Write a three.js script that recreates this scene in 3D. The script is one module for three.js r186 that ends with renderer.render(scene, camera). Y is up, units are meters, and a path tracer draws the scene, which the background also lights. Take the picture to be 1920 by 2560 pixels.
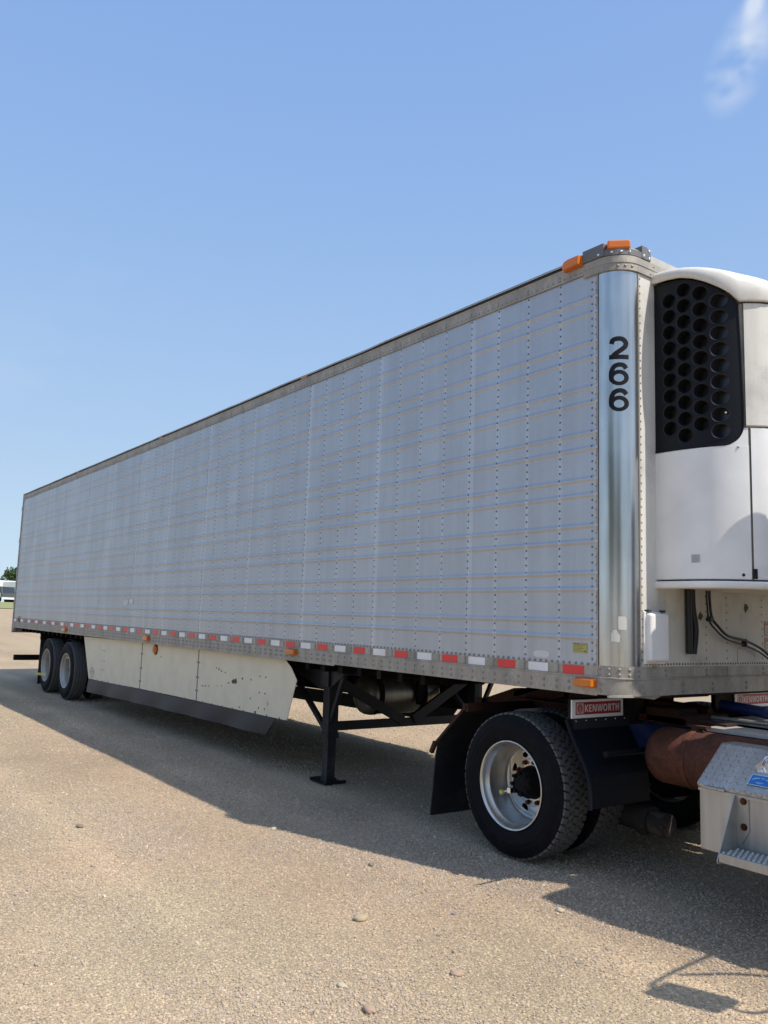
import * as THREE from 'three';
import { mergeGeometries, mergeVertices } from 'three/addons/utils/BufferGeometryUtils.js';
import { RoundedBoxGeometry } from 'three/addons/geometries/RoundedBoxGeometry.js';
import { TessellateModifier } from 'three/addons/modifiers/TessellateModifier.js';

// ---------------------------------------------------------------- camera, sky, sun, exposure
const scene = new THREE.Scene();
const camera = new THREE.PerspectiveCamera(63.6, 768 / 1024, 0.05, 3000);
{
  const yaw = -0.9433, pitch = 0.1282, roll = 0.0325;
  const f = new THREE.Vector3(Math.sin(yaw) * Math.cos(pitch), Math.sin(pitch), -Math.cos(yaw) * Math.cos(pitch));
  const r = new THREE.Vector3(Math.cos(yaw), 0, Math.sin(yaw));
  const u = new THREE.Vector3().crossVectors(r, f);
  const up = u.clone().multiplyScalar(Math.cos(roll)).addScaledVector(r, -Math.sin(roll));
  camera.position.set(3.1703, 1.6054, 4.1912);
  camera.up.copy(up);
  camera.lookAt(camera.position.clone().add(f));
}
const SUN = new THREE.Vector3(0.646, 1, -0.257).normalize();
const sun = new THREE.DirectionalLight(0xffffff, 4.8);
sun.color.setRGB(1, 0.94, 0.86);
sun.position.copy(SUN).multiplyScalar(60).add(new THREE.Vector3(-7, 0, 0));
sun.target.position.set(-7, 0, 0);
sun.castShadow = true;
sun.shadow.mapSize.set(4096, 4096);
Object.assign(sun.shadow.camera, { left: -22, right: 22, top: 22, bottom: -22, near: 1, far: 140 });
sun.shadow.bias = -0.0005;
scene.add(sun, sun.target);

const renderer = new THREE.WebGLRenderer({ antialias: true });
renderer.setSize(768, 1024);
renderer.toneMapping = THREE.LinearToneMapping;
renderer.toneMappingExposure = 1.0;
renderer.shadowMap.enabled = true;

// ---------------------------------------------------------------- noise
function rng(seed) {
  let a = seed >>> 0;
  return () => { a = (a + 0x6D2B79F5) | 0; let t = Math.imul(a ^ (a >>> 15), 1 | a); t = (t + Math.imul(t ^ (t >>> 7), 61 | t)) ^ t; return ((t ^ (t >>> 14)) >>> 0) / 4294967296; };
}
const hash = (x, y, s) => { let h = Math.imul(x, 374761393) ^ Math.imul(y, 668265263) ^ Math.imul(s, 2147483647 - 58); h = Math.imul(h ^ (h >>> 13), 1274126177); return ((h ^ (h >>> 16)) >>> 0) / 4294967296; };
const sm = t => t * t * (3 - 2 * t);
function vn(x, y, s = 1, per = 0) {          // value noise 0..1, optional period
  const xi = Math.floor(x), yi = Math.floor(y), fx = sm(x - xi), fy = sm(y - yi);
  const pX = per ? per[0] ?? per : 0, pY = per ? per[1] ?? per : 0, w = v => pX ? ((v % pX) + pX) % pX : v, h = v => pY ? ((v % pY) + pY) % pY : v;
  const a = hash(w(xi), h(yi), s), b = hash(w(xi + 1), h(yi), s), c = hash(w(xi), h(yi + 1), s), d = hash(w(xi + 1), h(yi + 1), s);
  return a + (b - a) * fx + (c - a) * fy + (a - b - c + d) * fx * fy;
}
function fbm(x, y, oct, s, per = 0) { let v = 0, a = 0.5, t = 0; for (let i = 0; i < oct; i++) { v += a * vn(x, y, s + i * 17, per); t += a; x *= 2; y *= 2; if (per) per = per.length ? [per[0] * 2, per[1] * 2] : per * 2; a *= 0.5; } return v / t; }
const clamp = (v, a = 0, b = 1) => Math.min(b, Math.max(a, v));
const sstep = (a, b, v) => sm(clamp((v - a) / (b - a)));
const lerp = (a, b, t) => a + (b - a) * t;
const lin = c => c <= 0.04045 ? c / 12.92 : Math.pow((c + 0.055) / 1.055, 2.4);
const gam = c => c <= 0.0031308 ? c * 12.92 : 1.055 * Math.pow(c, 1 / 2.4) - 0.055;

// ---------------------------------------------------------------- sky: air and a few wisps of cloud
{
  const W = 2048, H = 1024, data = new Float32Array(W * H * 4);
  const hor = [0.66, 0.83, 0.93], mid = [0.275, 0.465, 0.815], zen = [0.225, 0.39, 0.77];
  const dirs = [[-0.410, 0.563, -0.718, 0.027, 0.80], [-0.385, 0.601, -0.701, 0.010, 0.9]];
  for (let j = 0; j < H; j++) {
    const el = ((j + 0.5) / H - 0.5) * Math.PI, sy = Math.sin(el), cy = Math.cos(el);
    for (let i = 0; i < W; i++) {
      const az = ((i + 0.5) / W - 0.5) * 2 * Math.PI, dx = Math.cos(az) * cy, dz = Math.sin(az) * cy;
      const e = Math.max(0, sy);
      const t1 = 1 - Math.exp(-e * 4.6), t2 = sstep(0.25, 0.85, e);
      let c = [0, 1, 2].map(k => lerp(lerp(hor[k], mid[k], t1), zen[k], t2));
      const cs = clamp(dx * SUN.x + sy * SUN.y + dz * SUN.z, -1, 1);
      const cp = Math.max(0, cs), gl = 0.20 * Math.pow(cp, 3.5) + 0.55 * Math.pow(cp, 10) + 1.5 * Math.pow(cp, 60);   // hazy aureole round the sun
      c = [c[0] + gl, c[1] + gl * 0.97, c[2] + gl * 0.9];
      // clouds: thin wisps at height, sparse
      if (sy > 0.06) {
        const px = dx / sy, pz = dz / sy;
        let d = 0;
        const wx = px + 0.5 * (fbm(px * 2, pz * 2, 3, 91) - 0.5), wz = pz + 0.5 * (fbm(px * 2, pz * 2, 3, 97) - 0.5);
        d += 0.07 * sstep(0.60, 0.85, fbm(wx * 0.8 + 3, wz * 1.6, 4, 31));
        for (const [a, b, g, rad, str] of dirs) {
          const q = Math.acos(clamp(dx * a + sy * b + dz * g, -1, 1));
          if (q < rad * 2.4) {
            const n = fbm(px * 15 + 7, pz * 15, 6, 55);
            const ex = (sy - b) / rad, hx = ((dx - a) * 0.87 + (dz - g) * -0.5) / rad;
            const rr = Math.hypot(hx * 0.95 - ex * 0.40, ex * 0.72);
            d += str * Math.pow(clamp(1.25 - rr), 1.3) * clamp(0.25 + 3.2 * (n - 0.36));
          }
        }
        d = clamp(d, 0, 0.72);
        c = [lerp(c[0], 0.80, d), lerp(c[1], 0.86, d), lerp(c[2], 0.95, d)];
      }
      const o = (j * W + i) * 4;
      data[o] = c[0]; data[o + 1] = c[1]; data[o + 2] = c[2]; data[o + 3] = 1;
    }
  }
  const t = new THREE.DataTexture(data, W, H, THREE.RGBAFormat, THREE.FloatType);
  t.mapping = THREE.EquirectangularReflectionMapping; t.magFilter = THREE.LinearFilter; t.minFilter = THREE.LinearFilter;
  t.colorSpace = THREE.LinearSRGBColorSpace; t.needsUpdate = true;
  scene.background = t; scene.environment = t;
}

// ---------------------------------------------------------------- textures
function dataTex(w, h, fn, { srgb = true, repX = 1, repY = 1 } = {}) {
  const d = new Uint8Array(w * h * 4);
  for (let j = 0; j < h; j++) for (let i = 0; i < w; i++) {
    const c = fn(i / w, j / h, i, j), o = (j * w + i) * 4;
    d[o] = clamp(c[0]) * 255; d[o + 1] = clamp(c[1]) * 255; d[o + 2] = clamp(c[2]) * 255; d[o + 3] = 255;
  }
  const t = new THREE.DataTexture(d, w, h, THREE.RGBAFormat);
  t.wrapS = t.wrapT = THREE.RepeatWrapping; t.magFilter = THREE.LinearFilter; t.minFilter = THREE.LinearMipmapLinearFilter; t.generateMipmaps = true;
  if (srgb) t.colorSpace = THREE.SRGBColorSpace;
  t.repeat.set(repX, repY); t.needsUpdate = true;
  return t;
}
const grey = v => [v, v, v];
// generic worn-paint mottle around 1.0 (tile 1 m)
const T = {};
T.mottle = dataTex(512, 512, (u, v) => { const n = fbm(u * 6, v * 6, 5, 3, 6), s = vn(u * 250, v * 250, 9, 250); const k = 0.93 + 0.08 * n - (s > 0.985 ? 0.10 : 0); return [k, k * 0.995, k * 0.98]; });
T.mottleB = dataTex(512, 512, (u, v) => grey(fbm(u * 8, v * 8, 6, 23, 8)), { srgb: false });
T.dirty = dataTex(512, 512, (u, v) => {        // dirty white: specks and grey blotches with grain
  const n = fbm(u * 4, v * 4, 5, 41, 4), g = vn(u * 240, v * 240, 43, 240), st = fbm(u * 40, v * 3, 3, 47, [40, 3]);
  let k = 0.97 - 0.16 * sstep(0.5, 0.85, n) * (0.4 + g) - 0.06 * st; if (g > 0.975) k -= 0.22;
  return [k, k * 0.985, k * 0.95];
});
T.grime = dataTex(512, 512, (u, v) => {        // undercarriage dirt: dark with dusty tan patches
  const n = fbm(u * 5, v * 5, 5, 61, 5), g = fbm(u * 50, v * 50, 3, 67, 50), m = sstep(0.48, 0.75, n * 0.7 + g * 0.3);
  return [lerp(0.55, 1.0, m), lerp(0.55, 0.93, m), lerp(0.57, 0.84, m)];
});
T.rust = dataTex(512, 512, (u, v) => {
  const n = fbm(u * 7, v * 7, 5, 71, 7), g = fbm(u * 60, v * 60, 3, 73, 60), m = clamp(n * 0.6 + g * 0.42);
  const q = sstep(0.2, 0.85, m); return [lerp(0.36, 0.60, q), lerp(0.225, 0.345, q), lerp(0.17, 0.245, q)];
});
T.rail = dataTex(512, 256, (u, v) => { const n = fbm(u * 10, v * 5, 5, 81, [10, 5]), g = fbm(u * 120, v * 40, 2, 83, [120, 40]), k = 0.74 + 0.26 * n + 0.12 * (g - 0.5); return [k, k * 0.975, k * 0.93]; });
T.rubber = dataTex(512, 512, (u, v) => { const n = fbm(u * 8, v * 8, 5, 87, 8), g = fbm(u * 60, v * 60, 2, 89, 60), m = sstep(0.5, 0.85, n); const k = 0.6 + 0.25 * g; return [k + 0.35 * m, k + 0.31 * m, k + 0.24 * m]; });
T.alum = dataTex(512, 512, (u, v) => { const s = fbm(u * 30, v * 2, 4, 101, [30, 2]), n = fbm(u * 4, v * 4, 4, 103, 4); const k = 0.80 + 0.16 * s + 0.10 * (n - 0.5); return [k, k, k * 0.99]; });
// diamond plate relief (tile 0.12 m)
T.diamond = dataTex(256, 256, (u, v) => {
  let h = 0;
  for (let a = 0; a < 4; a++) for (let b = 0; b < 4; b++) {
    const cx = (a + 0.5) / 4, cy = (b + 0.5) / 4, s = (a + b) % 2 ? 1 : -1;
    let dx = u - cx, dy = v - cy; dx -= Math.round(dx); dy -= Math.round(dy);
    const p = (dx + s * dy) * 0.7071, q = (dy - s * dx) * 0.7071;
    const e = Math.hypot(p / 0.125, q / 0.035); h = Math.max(h, sstep(1.05, 0.55, e));
  }
  return grey(h);
}, { srgb: false });
// aluminium sheet, 4 ft wide x 2.6 m high: washed streaks, brighter rubbed bands along the rivet posts
function sheetTex(seed) {
  const col = (u, v) => {
    const st = fbm(u * 46, v * 2.2, 4, seed), br = fbm(u * 9, v * 1.6, 4, seed + 5), cl = fbm(u * 5, v * 9, 4, seed + 9), fine = vn(u * 300, v * 900, seed + 11);
    let k = 0.86 + 0.035 * (st - 0.5) + 0.06 * (br - 0.5) + 0.045 * (cl - 0.5) + 0.04 * (fine - 0.5);
    const p = u * 4, f = Math.abs(p - Math.round(p)) / 4 * 1.2192, gr = 0.55 + 0.9 * vn(v * 90, Math.round(p) * 7, seed + 21);
    k += 0.06 * sstep(0.022, 0.004, f) * gr * (0.5 + 0.8 * vn(v * 5, Math.round(p), seed + 31));
    if (Math.round(p) % 4 === 0 && p - Math.round(p) > 0 && f < 0.05) k += 0.05;
    return k;
  };
  return { map: dataTex(768, 1024, (u, v) => { const k = col(u, v); return [k * 0.985, k, k * 1.01]; }),
    rough: dataTex(512, 512, (u, v) => { const k = fbm(u * 30, v * 3, 4, seed + 41), b = fbm(u * 7, v * 5, 4, seed + 43); const q = 0.66 + 0.10 * (k - 0.5) + 0.24 * (b - 0.5); return grey(q); }, { srgb: false }) };
}
const sheetSets = [sheetTex(211), sheetTex(307), sheetTex(419)];
// gravel ground, tile 2.4 m
const GT = 2.4;
function cells(n, seed) { const r = rng(seed), a = new Float32Array(n * n * 4); for (let i = 0; i < n * n; i++) { a[i * 4] = r(); a[i * 4 + 1] = r(); a[i * 4 + 2] = r(); a[i * 4 + 3] = r(); } return { n, a }; }
function stoneField(C, u, v, rad) {
  const n = C.n, x = u * n, y = v * n, xi = Math.floor(x), yi = Math.floor(y); let h = 0, id = -1;
  for (let b = -1; b <= 1; b++) for (let a = -1; a <= 1; a++) {
    const k = (((yi + b) % n + n) % n * n + ((xi + a) % n + n) % n) * 4;
    const r = rad * (0.35 + 0.75 * C.a[k + 2]), d = Math.hypot(x - (xi + a + C.a[k]), (y - (yi + b + C.a[k + 1])) * (0.75 + 0.6 * C.a[k + 3])) / r;
    if (d < 1) { const q = Math.sqrt(1 - d * d) * r; if (q > h) { h = q; id = k; } }
  }
  return [h, id < 0 ? 0 : C.a[id + 3]];
}
const c1 = cells(150, 5), c2 = cells(330, 6);
const gCol = new Float32Array(1536 * 1536 * 2);
T.gravel = dataTex(1536, 1536, (u, v, i, j) => {
  const [h1, t1] = stoneField(c1, u, v, 0.62), [h2, t2] = stoneField(c2, u, v, 0.75);
  const n = fbm(u * 5, v * 5, 5, 7, 5), f = vn(u * 768, v * 768, 8, 768);
  let k = 0.63 + 0.10 * (n - 0.5) + 0.12 * (f - 0.5), t = 0.5, h = 0.10 * f;
  if (h2 > 0.1) { k = 0.61 + 0.16 * (t2 - 0.4) + 0.05 * f; t = t2; h = 0.12 + h2 * 0.45; }
  if (h1 > 0.1 && h1 * 1.6 > h2 * 0.6) { k = 0.63 + 0.22 * (t1 - 0.4) + 0.05 * f; t = t1; h = 0.16 + h1; }
  gCol[j * 1536 + i] = clamp(h);
  const w = (t * 7.3) % 1;
  return [k * (1.08 + 0.03 * w), k * (0.97 - 0.012 * w), k * (0.785 - 0.01 * w)];
});
T.gravelB = dataTex(1536, 1536, (u, v, i, j) => grey(gCol[j * 1536 + i]), { srgb: false });

// ---------------------------------------------------------------- materials
const M = {};
function std(name, o) { const m = new THREE.MeshStandardMaterial({ roughness: 0.6, metalness: 0, ...o }); m.name = name; M[name] = m; return m; }
function dull(name, o, spec = 0.35) { const m = new THREE.MeshPhysicalMaterial({ roughness: 0.6, metalness: 0, specularIntensity: spec, ...o }); m.name = name; M[name] = m; return m; }
const rgb = (r, g, b) => new THREE.Color().setRGB(r, g, b);
sheetSets.forEach((s, i) => [0, 1].forEach(k => std('sheet' + i + k, { color: rgb(0.64 - 0.02 * k, 0.65 - 0.02 * k, 0.675 - 0.02 * k), map: s.map, roughnessMap: s.rough, roughness: 0.64, metalness: 0.5 })));
std('rivet', { color: rgb(0.17, 0.17, 0.18), metalness: 0.6, roughness: 0.5 });
std('rail', { color: rgb(0.50, 0.485, 0.455), map: T.rail, metalness: 0.35, roughness: 0.62 });
std('railRivet', { color: rgb(0.30, 0.29, 0.275), metalness: 0.5, roughness: 0.55 });
std('chrome', { color: rgb(0.70, 0.70, 0.69), map: T.alum, metalness: 0.92, roughness: 0.21 });
std('capGrey', { color: rgb(0.17, 0.17, 0.175), map: T.mottle, roughness: 0.6, metalness: 0.2 });
std('white', { color: rgb(0.78, 0.775, 0.76), map: T.dirty, roughness: 0.42 });
std('whiteUnit', { color: rgb(0.88, 0.88, 0.87), map: T.mottle, roughness: 0.3 });
std('whiteHood', { color: rgb(0.78, 0.77, 0.74), map: T.dirty, roughness: 0.5 });
std('wallLow', { color: rgb(0.72, 0.715, 0.66), map: T.dirty, roughness: 0.5 });
std('cream', { color: rgb(0.76, 0.69, 0.53), map: T.mottle, roughness: 0.5 });
dull('flapBlack', { color: rgb(0.028, 0.031, 0.040), map: T.mottle, roughness: 0.42 });
dull('blackPlastic', { color: rgb(0.011, 0.012, 0.015), map: T.mottle, roughness: 0.42 });
dull('under', { color: rgb(0.030, 0.029, 0.030), map: T.grime, roughness: 0.8 });
std('darkSteel', { color: rgb(0.040, 0.043, 0.052), map: T.grime, roughness: 0.6, metalness: 0.2 });
std('rustDark', { color: rgb(0.22, 0.20, 0.19), map: T.rust, roughness: 0.9 });
std('rustTank', { color: rgb(0.48, 0.455, 0.43), map: T.rust, bumpMap: T.mottleB, bumpScale: 0.002, roughness: 0.85 });
dull('rubber', { color: rgb(0.0055, 0.006, 0.010), map: T.rubber, roughness: 0.72 });
dull('treadRubber', { color: rgb(0.115, 0.112, 0.106), roughness: 0.9 });
std('wheelAlu', { color: rgb(0.82, 0.82, 0.80), map: T.alum, metalness: 0.9, roughness: 0.3 });
std('wheelSteel', { color: rgb(0.58, 0.57, 0.55), map: T.dirty, metalness: 0.25, roughness: 0.55 });
dull('hub', { color: rgb(0.018, 0.018, 0.019), map: T.grime, roughness: 0.7 });
std('brass', { color: rgb(0.42, 0.27, 0.13), map: T.rust, metalness: 0.5, roughness: 0.55 });
std('toolAlu', { color: rgb(0.58, 0.565, 0.54), map: T.alum, metalness: 0.75, roughness: 0.48 });
std('diamond', { color: rgb(0.62, 0.625, 0.63), map: T.alum, bumpMap: T.diamond.clone(), bumpScale: 0.004, metalness: 0.7, roughness: 0.42 });
M.diamond.bumpMap.repeat.set(8, 8);
std('tankAlu', { color: rgb(0.34, 0.32, 0.285), map: T.alum, metalness: 0.8, roughness: 0.4 });
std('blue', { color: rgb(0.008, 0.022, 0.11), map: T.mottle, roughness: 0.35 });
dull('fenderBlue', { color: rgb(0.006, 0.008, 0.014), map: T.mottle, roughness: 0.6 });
M.amber = new THREE.MeshPhysicalMaterial({ color: rgb(0.85, 0.26, 0.015), roughness: 0.22, transmission: 0.35, thickness: 0, clearcoat: 0.6 }); M.amber.name = 'amber';
std('amberBase', { color: rgb(0.50, 0.13, 0.01), roughness: 0.5 });
std('redTape', { color: rgb(0.74, 0.045, 0.04), roughness: 0.35 });
std('redTapeFaded', { color: rgb(0.42, 0.10, 0.09), roughness: 0.5 });
std('whiteTape', { color: rgb(0.86, 0.86, 0.86), map: T.mottle, roughness: 0.35 });
dull('ink', { color: rgb(0.008, 0.009, 0.012), roughness: 0.6 });
std('paper', { color: rgb(0.72, 0.72, 0.71), map: T.dirty, roughness: 0.7 });
std('yellowStrap', { color: rgb(0.62, 0.55, 0.14), map: T.mottle, roughness: 0.7 });
std('chip', { color: rgb(0.10, 0.085, 0.06), roughness: 0.9 });
std('cup', { color: rgb(0.014, 0.015, 0.018), roughness: 0.3 });
std('emblem', { color: rgb(0.14, 0.13, 0.115), roughness: 0.7 });
std('hose', { color: rgb(0.012, 0.012, 0.014), roughness: 0.5 });
std('roof', { color: rgb(0.55, 0.55, 0.54), map: T.dirty, roughness: 0.6 });
std('seal', { color: rgb(0.05, 0.048, 0.045), roughness: 0.8 });
std('chromeBright', { color: rgb(0.85, 0.85, 0.86), metalness: 1, roughness: 0.12 });
M.glass = new THREE.MeshPhysicalMaterial({ color: rgb(0.03, 0.035, 0.04), roughness: 0.05, clearcoat: 1 }); M.glass.name = 'glass';
M.ground = new THREE.MeshStandardMaterial({ map: T.gravel, bumpMap: T.gravelB, bumpScale: 0.008, roughness: 0.95, vertexColors: true }); M.ground.name = 'ground';

// ---------------------------------------------------------------- geometry helpers
const V = (x, y, z) => new THREE.Vector3(x, y, z);
function boxUV(g, s = 1) {                    // uv in metres by facing
  const G = g.index ? g.toNonIndexed() : g; const p = G.attributes.position; if (!G.attributes.normal) G.computeVertexNormals(); const n = G.attributes.normal;
  const uv = new Float32Array(p.count * 2);
  for (let i = 0; i < p.count; i++) {
    const k = i - i % 3; let ax = 0, ay = 0, az = 0; for (let q = 0; q < 3; q++) { ax += n.getX(k + q); ay += n.getY(k + q); az += n.getZ(k + q); }
    ax = Math.abs(ax); ay = Math.abs(ay); az = Math.abs(az);
    const x = p.getX(i), y = p.getY(i), z = p.getZ(i);
    if (az >= ax && az >= ay) { uv[i * 2] = x * s; uv[i * 2 + 1] = y * s; } else if (ax >= ay) { uv[i * 2] = z * s; uv[i * 2 + 1] = y * s; } else { uv[i * 2] = x * s; uv[i * 2 + 1] = z * s; }
  }
  G.setAttribute('uv', new THREE.BufferAttribute(uv, 2));
  return G;
}
const strip = g => { for (const k of Object.keys(g.attributes)) if (!['position', 'normal', 'uv'].includes(k)) g.deleteAttribute(k); return g; };
function box(x0, x1, y0, y1, z0, z1) { const g = new THREE.BoxGeometry(Math.abs(x1 - x0), Math.abs(y1 - y0), Math.abs(z1 - z0)); g.translate((x0 + x1) / 2, (y0 + y1) / 2, (z0 + z1) / 2); return g; }
function rbox(x0, x1, y0, y1, z0, z1, r = 0.01, seg = 2) { const g = new RoundedBoxGeometry(Math.abs(x1 - x0), Math.abs(y1 - y0), Math.abs(z1 - z0), seg, r); g.translate((x0 + x1) / 2, (y0 + y1) / 2, (z0 + z1) / 2); return g; }
function bar(a, b, w, h, round = false) {      // box or rod from a to b
  const d = b.clone().sub(a), L = d.length();
  const g = round ? new THREE.CylinderGeometry(w, h, L, 20) : new THREE.BoxGeometry(w, L, h);
  const q = new THREE.Quaternion();
  if (round) q.setFromUnitVectors(V(0, 1, 0), d.clone().normalize());
  else { const y = d.clone().normalize(); let x = V(0, 0, 1).cross(y); if (x.length() < 0.05) x = V(1, 0, 0); x.normalize(); const z = x.clone().cross(y).normalize(); q.setFromRotationMatrix(new THREE.Matrix4().makeBasis(x, y, z)); }
  g.applyQuaternion(q); g.translate((a.x + b.x) / 2, (a.y + b.y) / 2, (a.z + b.z) / 2);
  return g;
}
const rod = (a, b, r, r2 = r) => bar(a, b, r2, r, true);
function tube(pts, r, seg = 40, rad = 8) { return new THREE.TubeGeometry(new THREE.CatmullRomCurve3(pts.map(p => V(...p))), seg, r, rad, false); }
function prism(pts, z0, z1, plane = 'xy', bevel = 0) {  // polygon extruded; plane xy (along z) or zy (along x)
  const s = new THREE.Shape(pts.map(p => new THREE.Vector2(p[0], p[1])));
  const g = new THREE.ExtrudeGeometry(s, { depth: Math.abs(z1 - z0) - 2 * bevel, bevelEnabled: bevel > 0, bevelThickness: bevel, bevelSize: bevel, bevelOffset: -bevel, bevelSegments: 2, curveSegments: 10 });
  g.translate(0, 0, Math.min(z0, z1) + bevel);
  if (plane === 'zy') { g.rotateY(Math.PI / 2); const p = g.attributes.position; // (x,y,z)->(z,y,-x)
    g.scale(1, 1, -1); const idx = g.index; if (idx) { for (let i = 0; i < idx.count; i += 3) { const t = idx.getX(i + 1); idx.setX(i + 1, idx.getX(i + 2)); idx.setX(i + 2, t); } } else flip(g); g.computeVertexNormals(); }
  return g;
}
function flip(g) { for (const k of ['position', 'normal', 'uv']) { const a = g.attributes[k]; if (!a) continue; const s = a.itemSize; for (let i = 0; i < a.count; i += 3) for (let c = 0; c < s; c++) { const A = a.array, i1 = (i + 1) * s + c, i2 = (i + 2) * s + c, t = A[i1]; A[i1] = A[i2]; A[i2] = t; } } return g; }
function lathe(pts, seg = 48) { return new THREE.LatheGeometry(pts.map(p => new THREE.Vector2(p[0], p[1])), seg); } // axis y
function merged(list, uvs = 1) { return mergeGeometries(list.filter(Boolean).map(g => strip(boxUV(g, uvs)))); }
function mesh(name, geos, mat, parent, uvs = 1) {
  const g = Array.isArray(geos) ? merged(geos, uvs) : geos;
  const m = new THREE.Mesh(g, mat); m.name = name; m.castShadow = m.receiveShadow = true; parent.add(m);
  return m;
}
const used = {};
const numbered = n => { const k = used[n] = (used[n] ?? -1) + 1; return k ? n + '_' + String(k).padStart(3, '0') : n; };
function thing(name, label, category, group) { const o = new THREE.Group(); o.name = numbered(name); o.userData = { label, category }; if (group) o.userData.group = group; scene.add(o); return o; }
function group(name, parent) { const o = new THREE.Group(); o.name = name; parent.add(o); return o; }
function structure(m) { m.userData.kind = 'structure'; scene.add(m); return m; }
// surface strip swept along a plan path: path [{x,z,nx,nz}], profile [[off,y],...]; faces out
function sweep(path, prof) {
  const P = [], N = [], U = []; let s = 0; const S = [0];
  for (let i = 1; i < path.length; i++) { s += Math.hypot(path[i].x - path[i - 1].x, path[i].z - path[i - 1].z); S.push(s); }
  const L = [0]; for (let k = 1; k < prof.length; k++) L.push(L[k - 1] + Math.hypot(prof[k][0] - prof[k - 1][0], prof[k][1] - prof[k - 1][1]));
  for (let k = 0; k + 1 < prof.length; k++) {
    const [o0, y0] = prof[k], [o1, y1] = prof[k + 1]; const l = Math.hypot(o1 - o0, y1 - y0) || 1, no = (y1 - y0) / l, ny = -(o1 - o0) / l;
    for (let i = 0; i + 1 < path.length; i++) {
      const A = path[i], B = path[i + 1];
      const v = (p, o, y) => [p.x + p.nx * o, y, p.z + p.nz * o], n = p => [p.nx * no, ny, p.nz * no];
      const a = v(A, o0, y0), b = v(B, o0, y0), c = v(B, o1, y1), d = v(A, o1, y1);
      const q = [[a, A, S[i], L[k]], [b, B, S[i + 1], L[k]], [c, B, S[i + 1], L[k + 1]], [a, A, S[i], L[k]], [c, B, S[i + 1], L[k + 1]], [d, A, S[i], L[k + 1]]];
      for (const [p, w, su, sv] of q) { P.push(...p); N.push(...n(w)); U.push(su, sv); }
    }
  }
  const g = new THREE.BufferGeometry();
  g.setAttribute('position', new THREE.Float32BufferAttribute(P, 3)); g.setAttribute('normal', new THREE.Float32BufferAttribute(N, 3)); g.setAttribute('uv', new THREE.Float32BufferAttribute(U, 2));
  return g;
}
function rivetInst(name, list, mat, parent, r, h) {  // list of [x,y,z, nx,ny,nz, scale]
  const g = new THREE.SphereGeometry(r, 8, 4, 0, Math.PI * 2, 0, Math.PI / 2); g.scale(1, h / r, 1);
  const m = new THREE.InstancedMesh(g, mat, list.length); m.name = name; m.castShadow = m.receiveShadow = true; m.userData.kind = 'stuff';
  const q = new THREE.Quaternion(), M4 = new THREE.Matrix4();
  list.forEach(([x, y, z, nx, ny, nz, s = 1], i) => { q.setFromUnitVectors(V(0, 1, 0), V(nx, ny, nz).normalize()); M4.compose(V(x, y, z), q, V(s, s, s)); m.setMatrixAt(i, M4); });
  m.instanceMatrix.needsUpdate = true; parent.add(m); return m;
}
function canvasTex(w, h, draw) { const c = document.createElement('canvas'); c.width = w; c.height = h; draw(c.getContext('2d'), w, h); const t = new THREE.CanvasTexture(c); t.colorSpace = THREE.SRGBColorSpace; return t; }

// ---------------------------------------------------------------- ground
const GP = [[-400, 2.6], [-104, 2.05], [-84, 1.35], [-60, 0.80], [-30, 0.26], [-22, 0.13], [-18.5, 0.085], [-13.4, 0.03], [-11.6, 0.005], [-5, -0.005], [-1, -0.02], [400, -0.02]];
function groundBase(x) { for (let i = 0; i + 1 < GP.length; i++) if (x <= GP[i + 1][0]) { const t = (x - GP[i][0]) / (GP[i + 1][0] - GP[i][0]); return lerp(GP[i][1], GP[i + 1][1], t); } return -0.02; }
function groundY(x, z) {
  const near = sstep(14, 8, Math.hypot(x, z - 2));
  let y = groundBase(x) + 0.030 * (fbm(x * 0.35 + 5, z * 0.35 + 9, 3, 501) - 0.5);
  y -= 0.040 * sstep(-3.6, -0.9, x) * sstep(-0.35, 0.35, z);
  y += 0.010 * (fbm(x * 2.2, z * 2.2, 2, 507) - 0.5) * near;
  return y;
}
const CX = camera.position.x, CZ = camera.position.z;
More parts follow.
